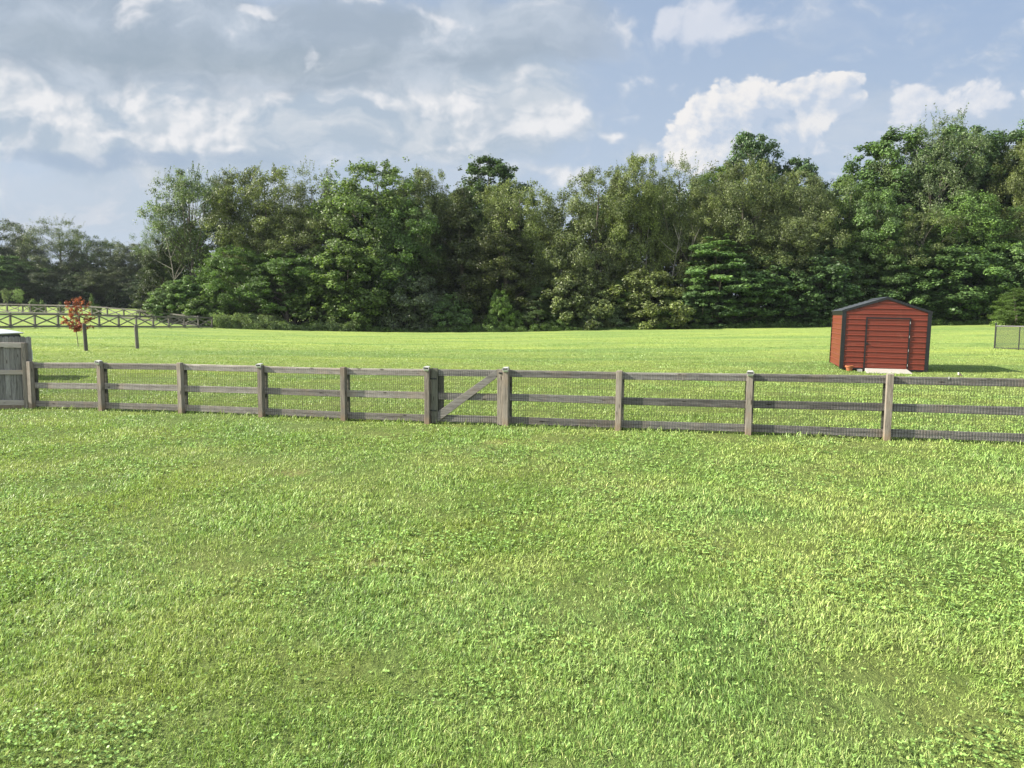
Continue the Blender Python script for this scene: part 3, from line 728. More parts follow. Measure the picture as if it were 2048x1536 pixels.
# ------------------------------------------------------------------ red metal shed
def shed():
    pl = G(1680, 33.0); ang = -math.atan2(1.3, 4.2) * .97
    root = empty('metal_shed', (pl.x, pl.y, pl.z + .10), ang); root.rotation_euler = (R(-.2), R(.75), ang)
    tag(root, 'red corrugated metal shed with black trim, roof and skids on lawn', 'shed')
    WD, D, HE, HR = 3.36, 4.1, 2.47, 3.03
    def red(nm, c):
        m, t, out = mat(nm); o = t.obj(); n = t.noise(o, 2.5, 5, .6); x, y, z = t.sep(o)
        st = t.noise(t.vm('MULTIPLY', o, (3., 3., .5)), 2., 5, .65)
        col = t.mix(t.m('MULTIPLY', t.ss(st, .5, .72), .35), (*c, 1), (c[0] * .7, c[1] * .9, c[2] * .9, 1))
        col = t.mix(t.m('MULTIPLY', t.ss(n, .55, .75), .25), col, (.26, .12, .08))
        b = principled(t, out, col, .42, .5, normal=bump(t, n, .12, .02)); return m
    MR = red('red_steel', (.155, .030, .017)); MT = plain('black_steel', (.010, .011, .013), .4, .5, var=.1)
    MRF = plain('charcoal_steel', (.045, .052, .060), .38, .6, var=.15)
    def profile(z0, z1):        # (z, depth) 9 inch ag panel: one high rib, two low ones
        pr = []; k = 0; pitch = .2286; base = .06
        pts = []
        z = z0 - (z0 % pitch) + base - pitch
        while z < z1 + pitch:
            pts += [(z - .032, 0), (z - .014, .028), (z + .014, .028), (z + .032, 0),
                    (z + .070, 0), (z + .078, .005), (z + .092, .005), (z + .100, 0), (z + .132, 0), (z + .140, .005), (z + .154, .005), (z + .162, 0)]
            z += pitch
        pts = [q for q in pts if z0 < q[0] < z1]
        return [(z0, 0)] + pts + [(z1, 0)]
    def hw(z):                   # half-width of the gable at height z
        return WD / 2 if z <= HE else max(.02, WD / 2 * (HR - z) / (HR - HE))
    def sheet(nm, xa, xb, z0, z1, y, parent, gable=False, mt=MR, thick=.02):
        m = MB(); pr = profile(z0, z1); b = 0
        for z, d in pr:
            a, c = (xa, xb)
            if gable: a = min(max(xa, WD / 2 - hw(z)), xb); c = max(min(xb, WD / 2 + hw(z)), xa)
            m.v += [(a, y - d, z), (c, y - d, z), (c, y + thick, z), (a, y + thick, z)]
        n = len(pr)
        for i in range(n - 1):
            o = i * 4
            for k in range(4): m.f.append((o + k, o + (k + 1) % 4, o + 4 + (k + 1) % 4, o + 4 + k))
        m.f.append((0, 3, 2, 1)); o = (n - 1) * 4; m.f.append((o, o + 1, o + 2, o + 3))
        return m.build(nm, mt, parent)
    DX0, DX1, DZ = .90, 2.62, 2.20
    zl = lambda x: HE + (HR - HE) * x / (WD / 2) - .02
    sheet('front_wall', 0.02, DX0, .03, zl(DX0), 0, root, True); sheet('front_wall', DX1, WD - .02, .03, zl(WD - DX1), 0, root, True)
    sheet('front_wall', DX0, DX1, DZ, HR - .04, 0.0, root, True)
    # sides and back: built flat, turned into place
    def side(nm, x, sgn):
        pr = profile(.03, HE - .20); m = MB()
        for z, d in pr: m.v += [(x + sgn * d, .02, z), (x + sgn * d, D, z), (x - sgn * .02, D, z), (x - sgn * .02, .02, z)]
        n = len(pr)
        for i in range(n - 1):
            o = i * 4
            for k in range(4): m.f.append((o + k, o + (k + 1) % 4, o + 4 + (k + 1) % 4, o + 4 + k))
        m.f.append((0, 3, 2, 1)); o = (n - 1) * 4; m.f.append((o, o + 1, o + 2, o + 3)); m.build(nm, MR, root)
    side('side_wall', 0, -1); side('side_wall', WD, 1); sheet('back_wall', .02, WD - .02, .03, HR - .04, D - .02, root, True)
    for x, s in ((0, -1), (WD, 1)):
        m = MB(); m.box(min(x + s * .024, x - s * .015), max(x + s * .024, x - s * .015), .04, D - .03, HE - .198, HE - .015)
        for k in range(3): m.box(min(x + s * .024, x + s * .034), max(x + s * .024, x + s * .034), .04, D - .03, HE - .18 + k * .055, HE - .155 + k * .055)
        m.build('eave_trim', MT, root)
    for x in (0, WD):
        for y in (0, D):
            m = MB(); s = 1 if x == 0 else -1; q = 1 if y == 0 else -1
            xx = sorted((x - s * .036, x + s * .115)); yy = sorted((y - q * .036, y - q * .022)); m.box(xx[0], xx[1], yy[0], yy[1], 0, HE - .01)
            xx = sorted((x - s * .036, x - s * .024)); yy = sorted((y - q * .022, y + q * .10)); m.box(xx[0], xx[1], yy[0], yy[1], 0, HE - .01); m.build('corner_trim', MT, root)
    # roof: two slopes, high ribs running front to back
    ov = .10; sl = math.hypot(WD / 2, HR - HE)
    for s in (-1, 1):
        m = MB(); n = int(sl / .2286); pts = []
        tt = [0.]; k = 0; dd = [0.]
        c = .11
        while c < sl + .06 - .05:
            tt += [c - .03, c - .014, c + .014, c + .03]; dd += [0, .02, .02, 0]; c += .2286
        tt.append(sl + .07); dd.append(0)
        nxv = Vector((-(HR - HE) * s * -1, 0, WD / 2)).normalized()
        for q, d in zip(tt, dd):
            f = q / sl; x = WD / 2 + s * WD / 2 * f; z = HR - (HR - HE) * f
            a = Vector((x, -ov * .35, z + .015)) + Vector((s * (HR - HE) / sl, 0, WD / 2 / sl)) * d; bq = Vector((x, D + ov, z + .015)) + Vector((s * (HR - HE) / sl, 0, WD / 2 / sl)) * d
            lo1 = Vector((x, D + ov, z)); lo0 = Vector((x, -ov * .35, z)); m.v += [tuple(a), tuple(bq), tuple(lo1), tuple(lo0)]
        for i in range(len(tt) - 1):
            o = i * 4
            for k in range(4): m.f.append((o + k, o + (k + 1) % 4, o + 4 + (k + 1) % 4, o + 4 + k))
        m.f.append((0, 3, 2, 1)); o = (len(tt) - 1) * 4; m.f.append((o, o + 1, o + 2, o + 3))
        rf = m.build('roof', MRF, root)
        for y in (-ov * .35 - .016, D + ov + .002):
            m = MB()
            p0 = (WD / 2, y, HR - .045 + .02); p1 = (WD / 2 + s * (WD / 2 + .05), y, HE - .045 - .017 + .02)
            xs = sorted([p0, p1]); m.hexa([(xs[0][0], y, xs[0][2] - .05), (xs[1][0], y, xs[1][2] - .05), (xs[1][0], y + .014, xs[1][2] - .05), (xs[0][0], y + .014, xs[0][2] - .05),
                                           (xs[0][0], y, xs[0][2] + .055), (xs[1][0], y, xs[1][2] + .055), (xs[1][0], y + .014, xs[1][2] + .055), (xs[0][0], y + .014, xs[0][2] + .055)])
            m.build('gable_trim', MT, root)
    m = MB(); m.prism([(WD / 2 - .16, HR - .02), (WD / 2, HR + .035), (WD / 2 + .16, HR - .02), (WD / 2 + .16, HR - .008), (WD / 2, HR + .047), (WD / 2 - .16, HR - .008)], -.03, D + ov); m.build('ridge_cap', MRF, root)
    # door
    dr = sheet('door', DX0 + .04, DX1 - .04, .06, DZ - .04, -.022, root)
    m = MB()
    for a in ((DX0 + .0, DX0 + .055, .0, DZ), (DX1 - .055, DX1, .0, DZ), (DX0 + .055, DX1 - .055, DZ - .06, DZ)): m.box(a[0], a[1], -.052, -.003, a[2], a[3])
    m.box(DX0 + .045, DX1 - .045, -.048, -.024, .015, .055)
    m.build('door_frame', MT, root)
    for z in (.22, .84, 1.42, 2.0):
        m = MB(); m.tube([(DX1 - .022, -.062, z - .05), (DX1 - .022, -.062, z + .05)], .011, 8); m.build('hinge', plain('zinc', (.5, .5, .48), .35, .5, .7), dr)
    m = MB(); m.box(DX0 + .07, DX0 + .11, -.060, -.044, 1.02, 1.14); m.tube([(DX0 + .09, -.045, 1.08), (DX0 + .09, -.10, 1.08), (DX0 + .17, -.10, 1.08)], .010, 8); m.build('handle', MT, dr)
    for x in (.25, WD - .35, WD / 2 - .05):
        m = MB(); m.box(x, x + .12, .03, D - .05, -.12, .028); m.build('skid', wood('skid_timber', 'x', (0.096, 0.080, 0.064), (0.048, 0.040, 0.032), .2), root)
    m = MB(); m.box(-.03, WD + .03, -.034, -.004, -.035, .028); m.build('base_rail', MT, root)
    # things in front
    def front(x, y): # local -> world on the ground
        v = root.matrix_basis @ Vector((x, y, 0)); return Vector((v.x, v.y, zg(v.x, v.y)))
    bpy.context.view_layer.update()
    p = front(.33, -.28); o = MB(); o.lathe([(0, 0), (.105, 0), (.14, .17), (.165, .17), (.17, .24), (.155, .24), (.15, .19), (.13, .185), (0, .18)], n=24)
    ob = o.build('flower_pot', plain('terracotta', (.34, .125, .06), .8, .2, var=.18), smooth=False); ob.location = p + Vector((0, 0, -.004))
    tag(ob, 'terracotta flower pot standing at the front left corner of the shed', 'flower pot')
    p = front(.98, -.10); o = MB(); o.box(-.10, .10, -.19, -.13, 0, .10); o.box(-.10, .10, -.0, .06, 0, .10); o.box(-.10, -.07, -.13, 0, 0, .1); o.box(.07, .10, -.13, 0, 0, .1)
    ob = o.build('concrete_block', plain('block_concrete', (.36, .35, .33), .95, .1)); ob.location = p + Vector((-.26, 0, -.01)); ob.rotation_euler = (0, 0, ang)
    tag(ob, 'small grey concrete block beside the terracotta pot under the shed', 'block')
    p = front(1.80, -.50); o = MB(); w = .86
    o.hexa([(-w, -.46, -.03), (w * 1.02, -.46, -.03), (w * .92, .42, -.03), (-w * .97, .42, -.03), (-w, -.46, .02), (w * 1.02, -.46, .02), (w * .92, .42, .15), (-w * .97, .42, .15)])
    ob = o.build('ramp', plain('pale_concrete', (.36, .34, .305), .9, .15, var=.12, nscale=9.), bevel=.01); ob.location = p; ob.rotation_euler = (0, 0, ang)
    tag(ob, 'pale flat entrance ramp in front of the red shed door', 'ramp')
shed()

# ------------------------------------------------------------------ chain-link fence at the right edge
def chain_fence():
    a = G(1989, 50.5); b = G(2037, 49.2); d = (b - a); d.z = 0; L = d.length; d.normalize()
    root = empty('chain_link_fence', a, math.atan2(d.y, d.x)); tag(root, 'black chain-link fence with corner post at the right edge of the lawn', 'fence')
    n = 5; pos = []
    for k in range(n):
        q = a + d * (L * k); pos.append((L * k, zg(q.x, q.y) - a.z))
    for k, (x, z) in enumerate(pos):
        m = MB(); r = .05 if k == 0 else .032; h = 1.66 if k == 0 else 1.47
        m.tube([(x, 0, z - .1), (x, 0, z + h)], r, 12)
        if k == 0: m.lathe([(.058, 1.64), (.06, 1.67), (.035, 1.705), (0, 1.715)], (x, 0, z), 12)
        m.build('post', M_BLACK, root, smooth=False)
    for k in range(n - 1):
        (x0, z0), (x1, z1) = pos[k], pos[k + 1]
        m = MB(); m.tube([(x0, 0, z0 + 1.49), (x1, 0, z1 + 1.49)], .045, 10); m.build('top_rail', M_BLACK, root)
        m = MB(); m.tube([(x0, 0, z0 + .07), (x1, 0, z1 + .07)], .022, 8); m.build('bottom_rail', M_BLACK, root)
        m = MB(); s = .06; H = 1.44; w = .0075; W_ = x1 - x0
        z_ = lambda x: z0 + (z1 - z0) * (x - x0) / W_
        nn = int((W_ + H) / s)
        for j in range(nn):
            c = x0 - H + j * s
            xa, za = (c, 0) if c >= x0 else (x0, x0 - c)
            xb, zb = (c + H, H) if c + H <= x1 else (x1, x1 - c)
            if xb - xa > .01:
                m.bar((xa, -.034, z_(xa) + .03 + za), (xb, -.034, z_(xb) + .03 + zb), w)
                m.bar((x0 + x1 - xa, -.037, z_(x0 + x1 - xa) + .03 + za), (x0 + x1 - xb, -.037, z_(x0 + x1 - xb) + .03 + zb), w)
        m.build('chain_mesh', M_BLACK, root)
chain_fence()

# ------------------------------------------------------------------ cross-braced fences, far left
def cross_fence(pts, label, H, mirror=1, first_gate=None):
    o0 = pts[0]; d = pts[-1] - o0; d.z = 0; d.normalize(); root = empty('cross_braced_fence', o0, math.atan2(d.y, d.x)); tag(root, label, 'fence', 'cross-braced farm fences')
    loc = [((p - o0).dot(d), p.z - o0.z) for p in pts]
    for x, z in loc:
        m = MB(); m.box(x - .085, x + .085, -.09, .09, z - .2, z + H + .07); m.build('post', W_FARP, root, bevel=.01)
    for i in range(len(loc) - 1):
        (x0, z0), (x1, z1) = loc[i], loc[i + 1]; q = -.115 * mirror
        m = MB(); m.beam((x0 - .08, q, z0 + H - .09), (x1 + .08 if i == len(loc) - 2 else x1 - .085, q, z1 + H - .09),   .045, .20); m.build('top_rail', W_FAR, root)
        m = MB(); m.beam((x0 - .08, q, z0 + .13), (x1 + .08 if i == len(loc) - 2 else x1 - .085, q, z1 + .13), .045, .20); m.build('bottom_rail', W_FAR, root)
        m = MB(); lo, hi = .26, H - .22
        m.bar((x0 + .05, q * .1 - .02, z0 + lo), (x1 - .05, q * .1 - .02, z1 + hi), .03, .13); m.build('brace', W_FAR, root)
        m = MB(); m.bar((x0 + .05, q * .1 + .015, z0 + hi), (x1 - .05, q * .1 + .015, z1 + lo), .03, .13); m.build('brace', W_FAR, root)
    return root
pxA = [-80, -28, 21.5, 70.5, 117, 159, 199, 238, 273, 307, 338, 369, 397, 424]
def line_pts(pxs, px0, Y0, px1, Y1):
    a = G(px0, Y0); b = G(px1, Y1); out = []
    for p in pxs:
        u = xat(p, 1.0); den = (b.x - a.x) - u * (b.y - a.y); s = (u * a.y - a.x) / den; Y = a.y + s * (b.y - a.y)
        g = G(p, Y); out.append(g)
    return out
cross_fence(line_pts(pxA, 21.5, 79, 424, 107), 'near run of grey cross-braced farm fence, ending at the wood edge', 1.5)
pxB = [-25, 15, 46, 62, 92, 121, 152, 184, 215, 248, 280, 313, 343, 369, 397]
cross_fence(line_pts(pxB, 15, 121, 424, 107.6), 'far run of pale cross-braced farm fence climbing the rise behind', 1.42)

def round_post(px, Y, h, lean, label):
    g = G(px, Y); root = MB(); root.tube([(0, 0, -.15), (lean * .5, 0, h * .5), (lean, 0, h - .02), (lean, 0, h)], [.10, .098, .095, .085], 14)
    o = root.build('wooden_post', W_FARP, smooth=False); o.location = g; tag(o, label, 'post', 'lone posts in the far lawn')
round_post(172.5, 43, 1.50, -.06, 'lone grey round post standing just right of the red-leaved sapling')
round_post(275, 45.5, 1.43, -.05, 'lone grey round post in the lawn, farther from the red sapling')

# ------------------------------------------------------------------ foliage
def leaf_mat(name, trans=.35):
    m, t, out = mat(name); c = t.ocol(); r = t.attr('rnd'); s = t.attr('clu')
    k = t.m('MULTIPLY', t.lin(r, 0, 1, .45, 1.65), t.lin(s, 0, 1, .72, 1.28))
    col = t.scale(c, k)
    col = t.mix(t.m('MULTIPLY', t.ss(s, .62, .95), .3), col, t.mix(1., col, (1.22, 1.16, .80, 1), 'MULTIPLY'))
    b = t.node('ShaderNodeBsdfPrincipled'); t.put(b.inputs['Base Color'], col); b.inputs['Roughness'].default_value = .48
    b.inputs['Specular IOR Level'].default_value = .4
    tr = t.node('ShaderNodeBsdfTranslucent'); t.put(tr.inputs[0], t.mix(1., col, (1.15, 1.2, .55, 1), 'MULTIPLY'))
    ms = t.node('ShaderNodeMixShader'); ms.inputs[0].default_value = trans
    t.l.new(b.outputs[0], ms.inputs[1]); t.l.new(tr.outputs[0], ms.inputs[2]); t.l.new(ms.outputs[0], out.inputs[0]); return m
M_LEAF = leaf_mat('leaves')
def bark(name, a, b):
    m, t, out = mat(name); o = t.vm('MULTIPLY', t.obj(), (6., 6., 1.2)); n = t.noise(o, 2., 6, .7)
    principled(t, out, t.mix(t.ss(n, .35, .65), a, b), .9, .15, normal=bump(t, n, .6, .03)); return m
M_BARK = bark('bark', (.10, .085, .065), (.24, .21, .17)); M_BARKP = bark('pale_bark', (.15, .135, .11), (.34, .31, .26)); M_BARK2 = bark('grey_bark', (.07, .062, .05), (.17, .15, .125))

def leaves(cen, cr, nper, size, g, up=.55, outw=.5, asp=1.7, axis=None, jitter=.75):
    """cen (n,3) clump centres, cr (n,3) clump radii -> leaf quads (V, rnd, clu)"""
    n = len(cen); k = np.asarray(nper); k = np.full(n, int(k)) if k.ndim == 0 else k
    idx = np.repeat(np.arange(n), k); m = len(idx)
    d = g.normal(size=(m, 3)); d /= np.linalg.norm(d, axis=1)[:, None] + 1e-9
    rr = g.random(m) ** .45
    P = cen[idx] + d * rr[:, None] * cr[idx]
    hub = axis if axis is not None else np.zeros((1, 3))
    o = cen[idx] - hub; o[:, 2] *= .3; o /= np.linalg.norm(o, axis=1)[:, None] + 1e-6
    N = up * np.array([0, 0, 1.]) + outw * (o * .5 + d * .8) + jitter * g.normal(size=(m, 3)) * .6
    N /= np.linalg.norm(N, axis=1)[:, None]
    a = g.normal(size=(m, 3)); T = np.cross(N, a); T /= np.linalg.norm(T, axis=1)[:, None] + 1e-9; B = np.cross(N, T)
    s = size * (.6 + .8 * g.random(m))
    T = T * (s / 2)[:, None]; B = B * (s / 2 / asp)[:, None]; Nn = N * (s * .08)[:, None]
    V_ = np.stack([P - T, P - B - Nn, P + T, P + B - Nn], 1).reshape(-1, 3)
    return V_, np.repeat(g.random(m), 4), np.repeat(g.random(n)[idx], 4)
def foliage_mesh(name, parts):
    V_ = np.concatenate([p[0] for p in parts]); n = len(V_) // 4
    F_ = np.arange(n * 4).reshape(-1, 4)
    return np_mesh(name, V_, [F_], {'rnd': np.concatenate([p[1] for p in parts]), 'clu': np.concatenate([p[2] for p in parts])})

KIND = dict(
 #          H   R    cb   profile control (t,r)                         clumps rc   flat  nper size up   asp spikes  limbs barkpale
 round=   (20, 6.5, .18, [(0, .55), (.25, .95), (.55, 1.), (.8, .80), (.93, .55), (1, .25)], 260, 1.05, .70, 95, .27, .45, 1.6, 26, 26, 0),
 olive=   (20, 6.5, .14, [(0, .6), (.25, .95), (.6, 1.), (.84, .78), (.94, .55), (1, .28)], 310, .95, .95, 105, .22, .25, 1.9, 44, 26, 1),
 poplar=  (27, 5.6, .25, [(0, .6), (.3, 1.), (.6, .95), (.85, .68), (.95, .42), (1, .2)], 250, 1.05, .75, 105, .30, .5, 1.25, 12, 22, 0),
 cedar=   (17, 3.9, .03, [(0, .75), (.2, 1.), (.5, .78), (.8, .38), (1, .05)], 260, .68, .85, 100, .20, .2, 2.2, 30, 10, 0),
 tier=    (14, 5.5, .06, [(0, .85), (.2, 1.), (.5, .86), (.8, .52), (1, .15)], 220, 1.0, .34, 95, .30, 1.1, 1.4, 0, 20, 0),
 feather= (22, 6.0, .30, [(0, .5), (.3, .9), (.65, 1.), (.9, .7), (1, .4)], 170, .95, .8, 72, .22, .35, 2.4, 70, 30, 1),
 open=    (19, 6.0, .42, [(0, .5), (.35, .9), (.7, 1.), (.9, .65), (1, .25)], 135, 1.0, .75, 85, .23, .4, 1.9, 36, 34, 1),
 shrub=   (8, 4.4, .0, [(0, .95), (.3, 1.), (.6, .82), (.85, .5), (1, .15)], 170, .70, .75, 80, .26, .5, 1.5, 14, 10, 0),
 bigleaf= (12, 5.2, .02, [(0, .85), (.3, 1.), (.6, .95), (.85, .72), (1, .35)], 210, .95, .62, 100, .33, .9, 1.25, 6, 16, 0),
)
def make_tree(kind, seed, name):
    H, Rr, cb, prof, nc, rc, flat, nper, size, up, asp, spikes, limbs, pale = KIND[kind]
    g = np.random.default_rng(seed); tp, rp = zip(*prof)
    t_ = g.random(nc * 2) ** .92; w = np.interp(t_, tp, rp); t_ = t_[g.random(nc * 2) < w][:nc]; n = len(t_)
    ph = g.random(6) * 6.28; a = g.random(n) * 6.28
    lob = 1 + .20 * np.sin(2 * a + ph[0] + 2.2 * t_ * 3) + .16 * np.sin(3 * a + ph[1] - 4 * t_) + .12 * np.sin(5 * a + ph[2] + 7 * t_)
    r = Rr * np.interp(t_, tp, rp) * lob * (.40 + .60 * g.random(n) ** .55)
    ax, ay = g.normal(0, .5, 2)
    z = H * (cb + (1 - cb) * t_)
    if kind in ('tier', 'bigleaf'):
        lv = H * (1 - cb) / (13 if kind == 'tier' else 9); z = H * cb + (np.round((z - H * cb) / lv) + g.normal(0, .18 if kind == 'tier' else .38, n)) * lv + r * .05
    cen = np.stack([r * np.cos(a) + ax * z / H, r * np.sin(a) + ay * z / H, np.clip(z, .3, H * .985)], -1)
    s = rc * (.6 + .8 * g.random(n)) * np.interp(t_, [0, .8, 1], [1, 1, .6])
    cr = np.stack([s, s, s * flat], -1)
    npr = (nper * (s / rc) ** 1.6).astype(int) + 6
    npr = (npr * 1.9).astype(int)
    parts = [leaves(cen, cr, npr, size, g, up, .5, asp, np.array([[0, 0, H * .45]]))]
    # loose sprays between the clumps so that the outline frays
    c2 = cen[g.integers(0, n, n)] + g.normal(0, rc * 1.0, (n, 3)) * np.array([1, 1, .7]); c2[:, 2] = np.clip(c2[:, 2], .3, H)
    parts.append(leaves(c2, np.full((n, 3), rc * .45), max(8, nper // 6), size * .95, g, up, .5, asp))
    if spikes:
        tk = .45 + .55 * g.random(spikes); ak = g.random(spikes) * 6.28; rk = Rr * np.interp(tk, tp, rp) * (.3 + .62 * g.random(spikes))
        for q in range(spikes):
            b = np.array([rk[q] * math.cos(ak[q]), rk[q] * math.sin(ak[q]), H * (cb + (1 - cb) * tk[q])])
            ln = g.uniform(.5, 1.3) * (1.6 if kind == 'feather' else 1); m = 5; tt = np.linspace(0, 1, m)[:, None]
            dr = np.array([b[0] * .05 + g.normal(0, .25), b[1] * .05 + g.normal(0, .25), 1.]); dr /= np.linalg.norm(dr)
            cc = b + dr * tt * ln; parts.append(leaves(cc, np.repeat(np.array([[.28, .28, .3]]) * (1.15 - .75 * tt), 1, axis=1), 9, size * .85, g, .1, .6, asp + .5))
    crown = foliage_mesh(name + '_crown', parts)
    m = MB(); r0 = .017 * H * (.9 if kind != 'shrub' else .5)
    tr = []
    nt = 8; wob = g.normal(0, .22, (nt + 1, 2)).cumsum(0) * .6
    for q in range(nt + 1):
        f = q / nt; tr.append((wob[q, 0] * .6 + ax * f, wob[q, 1] * .6 + ay * f, -.3 + f * H * .9))
    m.tube(tr, [r0 * (1 - .85 * (q / nt)) + .02 for q in range(nt + 1)], 8)
    pick = g.choice(n, min(limbs, n), replace=False)
    for q in pick:
        e = cen[q]; zb = max(H * cb * .55, e[2] - np.hypot(e[0], e[1]) * g.uniform(.7, 1.3)); f = min(.95, (zb + .3) / (H * .9)); k = min(nt - 1, int(f * nt)); ff = f * nt - k
        s0 = np.array(tr[k]) * (1 - ff) + np.array(tr[k + 1]) * ff; md = s0 * .5 + e * .5 + np.array([0, 0, -.12 * (e[2] - s0[2])]) + g.normal(0, .2, 3)
        rl = r0 * (1 - .8 * f) * .42 + .02
        m.tube([s0, s0 * .45 + md * .55 + g.normal(0, .05, 3), md, md * .4 + e * .6, e], [rl, rl * .8, rl * .6, rl * .42, .015], 5)
    me = bpy.data.meshes.new(name + '_trunk'); me.from_pydata(m.v, [], m.f); me.update()
    me.materials.append(M_BARK2 if pale else M_BARK); crown.materials.append(M_LEAF)
    return me, crown, H, Rr
PROTO = {}
NSEED = dict(round=3, olive=3, poplar=2, cedar=2, tier=1, feather=2, open=2, shrub=3, bigleaf=2)
for k, c in NSEED.items():
    for j in range(c): PROTO[k, j] = make_tree(k, 100 + 17 * j + len(k) * 3, f'{k}_{j}')
cnt = {}
NAME = dict(round='broadleaf_tree', olive='olive_green_tree', poplar='tulip_tree', cedar='cedar_tree', tier='dogwood_tree', feather='feathery_tree', open='open_crowned_tree', shrub='shrub', bigleaf='maple_tree')
def tree(kind, px, top, wpx, Y, col, label, group='trees along the wood edge', base=None, cat=None, fit=1.0):
    j = cnt.get(kind, 0); cnt[kind] = j + 1
    tm, cm, H, Rr = PROTO[kind, j % NSEED[kind]]
    g = G(px, Y); lo = at(px, top, Y).z
    sz = max(.2, (lo - g.z) / (H * 1.0)); sx = (wpx * Y / F_PX) / (2 * Rr * .93)
    root = empty(NAME[kind], g, rng.random() * 6.28 if fit else 0); root.scale = (sx, sx, sz)
    tag(root, label, cat or ('shrub' if kind == 'shrub' else 'tree'), group)
    t_ = bpy.data.objects.new('trunk', tm); COL.objects.link(t_); t_.parent = root
    c_ = bpy.data.objects.new('crown', cm); COL.objects.link(c_); c_.parent = root; c_.color = (min(max(col[0], .58 * col[1]), .80 * col[1]), col[1] * 1.0, col[2] * .95, 1)
    return root
# leaf colours
OL = (.150, .165, .055); OL2 = (.165, .165, .065); GR = (.085, .170, .042); GR2 = (.120, .215, .050); DK = (.050, .095, .034); DK2 = (.060, .120, .048)
CE = (.060, .078, .030); YG = (.150, .235, .055); BR = (.140, .150, .062); BG = (.085, .150, .065); PL = (.165, .210, .105)
T = tree
# tall back row first
T('poplar', 985, 318, 150, 134, (.045, .10, .035), 'tall dark round-topped tree rising above the middle of the wood')
T('poplar', 1507, 262, 120, 136, (.065, .14, .055), 'tall leafy spire rising behind the wood, left of the shed')
T('poplar', 1592, 318, 110, 134, DK2, 'dark tall tree right of the leafy spire behind the wood')
T('poplar', 1415, 335, 120, 134, GR, 'green tall tree left of the leafy spire behind the wood')
T('poplar', 1772, 258, 175, 130, (.070, .150, .050), 'tall tulip tree left of the feathery crown above the shed')
T('poplar', 1925, 246, 150, 130, (.075, .155, .055), 'tall tulip tree just right of the feathery crown at right')
T('poplar', 1985, 262, 130, 131, DK2, 'dark tall tree in the back row near the right edge')
T('poplar', 2060, 236, 150, 130, (.080, .150, .050), 'tall dark tree top at the upper right edge of the wood')
T('feather', 1862, 238, 170, 126, (.120, .165, .075), 'pale feathery sparse-topped tree, highest crown right of the shed')
# left end of the wood
T('open', 385, 342, 150, 122, (.105, .150, .065), 'loose open-crowned tree at the left end of the wood')
T('feather', 330, 420, 80, 123, (.100, .150, .060), 'narrow feathery tree on the outermost left corner of the wood')
T('open', 470, 345, 110, 124, (.090, .120, .055), 'slim open tree with sky showing between its bare stems')
T('cedar', 335, 480, 95, 121, (.050, .072, .030), 'dark cedar low at the left corner of the wood', cat='tree')
T('olive', 548, 333, 190, 124, OL, 'broad olive-green rounded tree right of the sky gap')
T('feather', 632, 338, 120, 126, (.135, .160, .075), 'sparse pale-topped tree between olive dome and bright locust')
T('open', 590, 420, 150, 119, (.120, .150, .055), 'olive tree with forked pale trunk below the rounded dome')
T('round', 742, 328, 225, 121, (.112, .168, .050), 'broad bright-green tree left of centre, layered crown')
T('olive', 855, 340, 130, 123, OL2, 'olive-grey rounded tree between bright-green tree and tall dark one')
T('round', 800, 405, 150, 118, (.090, .160, .045), 'green mid-height tree below the olive-grey crown left of centre')
T('cedar', 930, 372, 150, 118, CE, 'broad dark cedar left of the centre of the wood', cat='tree')
T('olive', 1040, 365, 160, 123, (.160, .195, .070), 'light olive-yellow dome right of the tall dark tree')
T('cedar', 1015, 425, 155, 117, (.072, .085, .030), 'dark brownish cedar just right of the centre', cat='tree')
T('olive', 1190, 345, 190, 121, (.140, .160, .065), 'drooping olive-grey tree right of the V-shaped sky notch')
T('cedar', 1226, 332, 46, 124, DK, 'thin dark conifer tip above the drooping olive tree', cat='tree')
T('olive', 1275, 312, 125, 120, (.150, .190, .055), 'yellow-green upright tree with spiky top near middle right')
T('feather', 1350, 322, 130, 121, (.140, .165, .070), 'pale feathery tree left of the twin olive crowns')
T('olive', 1400, 380, 120, 118, (.135, .155, .050), 'olive tree above the pale leaning stems')
T('olive', 1490, 320, 175, 121, (.130, .150, .058), 'wide dull-olive crown in front of the leafy spire')
T('olive', 1590, 345, 140, 120, OL2, 'brownish-olive crown right of the spire, above the shed roof')
T('olive', 1580, 430, 200, 117, BR, 'brown-tinged olive tree hanging over the dogwood on its right')
T('round', 1690, 355, 130, 121, (.110, .165, .048), 'green tree in the dip behind the red shed')
T('round', 1745, 385, 140, 119, (.095, .160, .048), 'dense green tree right of the dip above the shed roof')
T('open', 1815, 420, 170, 117, (.120, .150, .060), 'thin olive-brown tree with a pale straight stem behind the shed')
T('round', 1925, 385, 170, 119, (.120, .200, .055), 'bright yellow-green topped tree below the feathery crown at right')
T('olive', 2035, 285, 140, 122, (.130, .155, .050), 'olive tree filling the upper right edge of the wood')
T('olive', 2050, 420, 130, 118, (.150, .150, .060), 'tan-olive tree at mid height on the right edge')
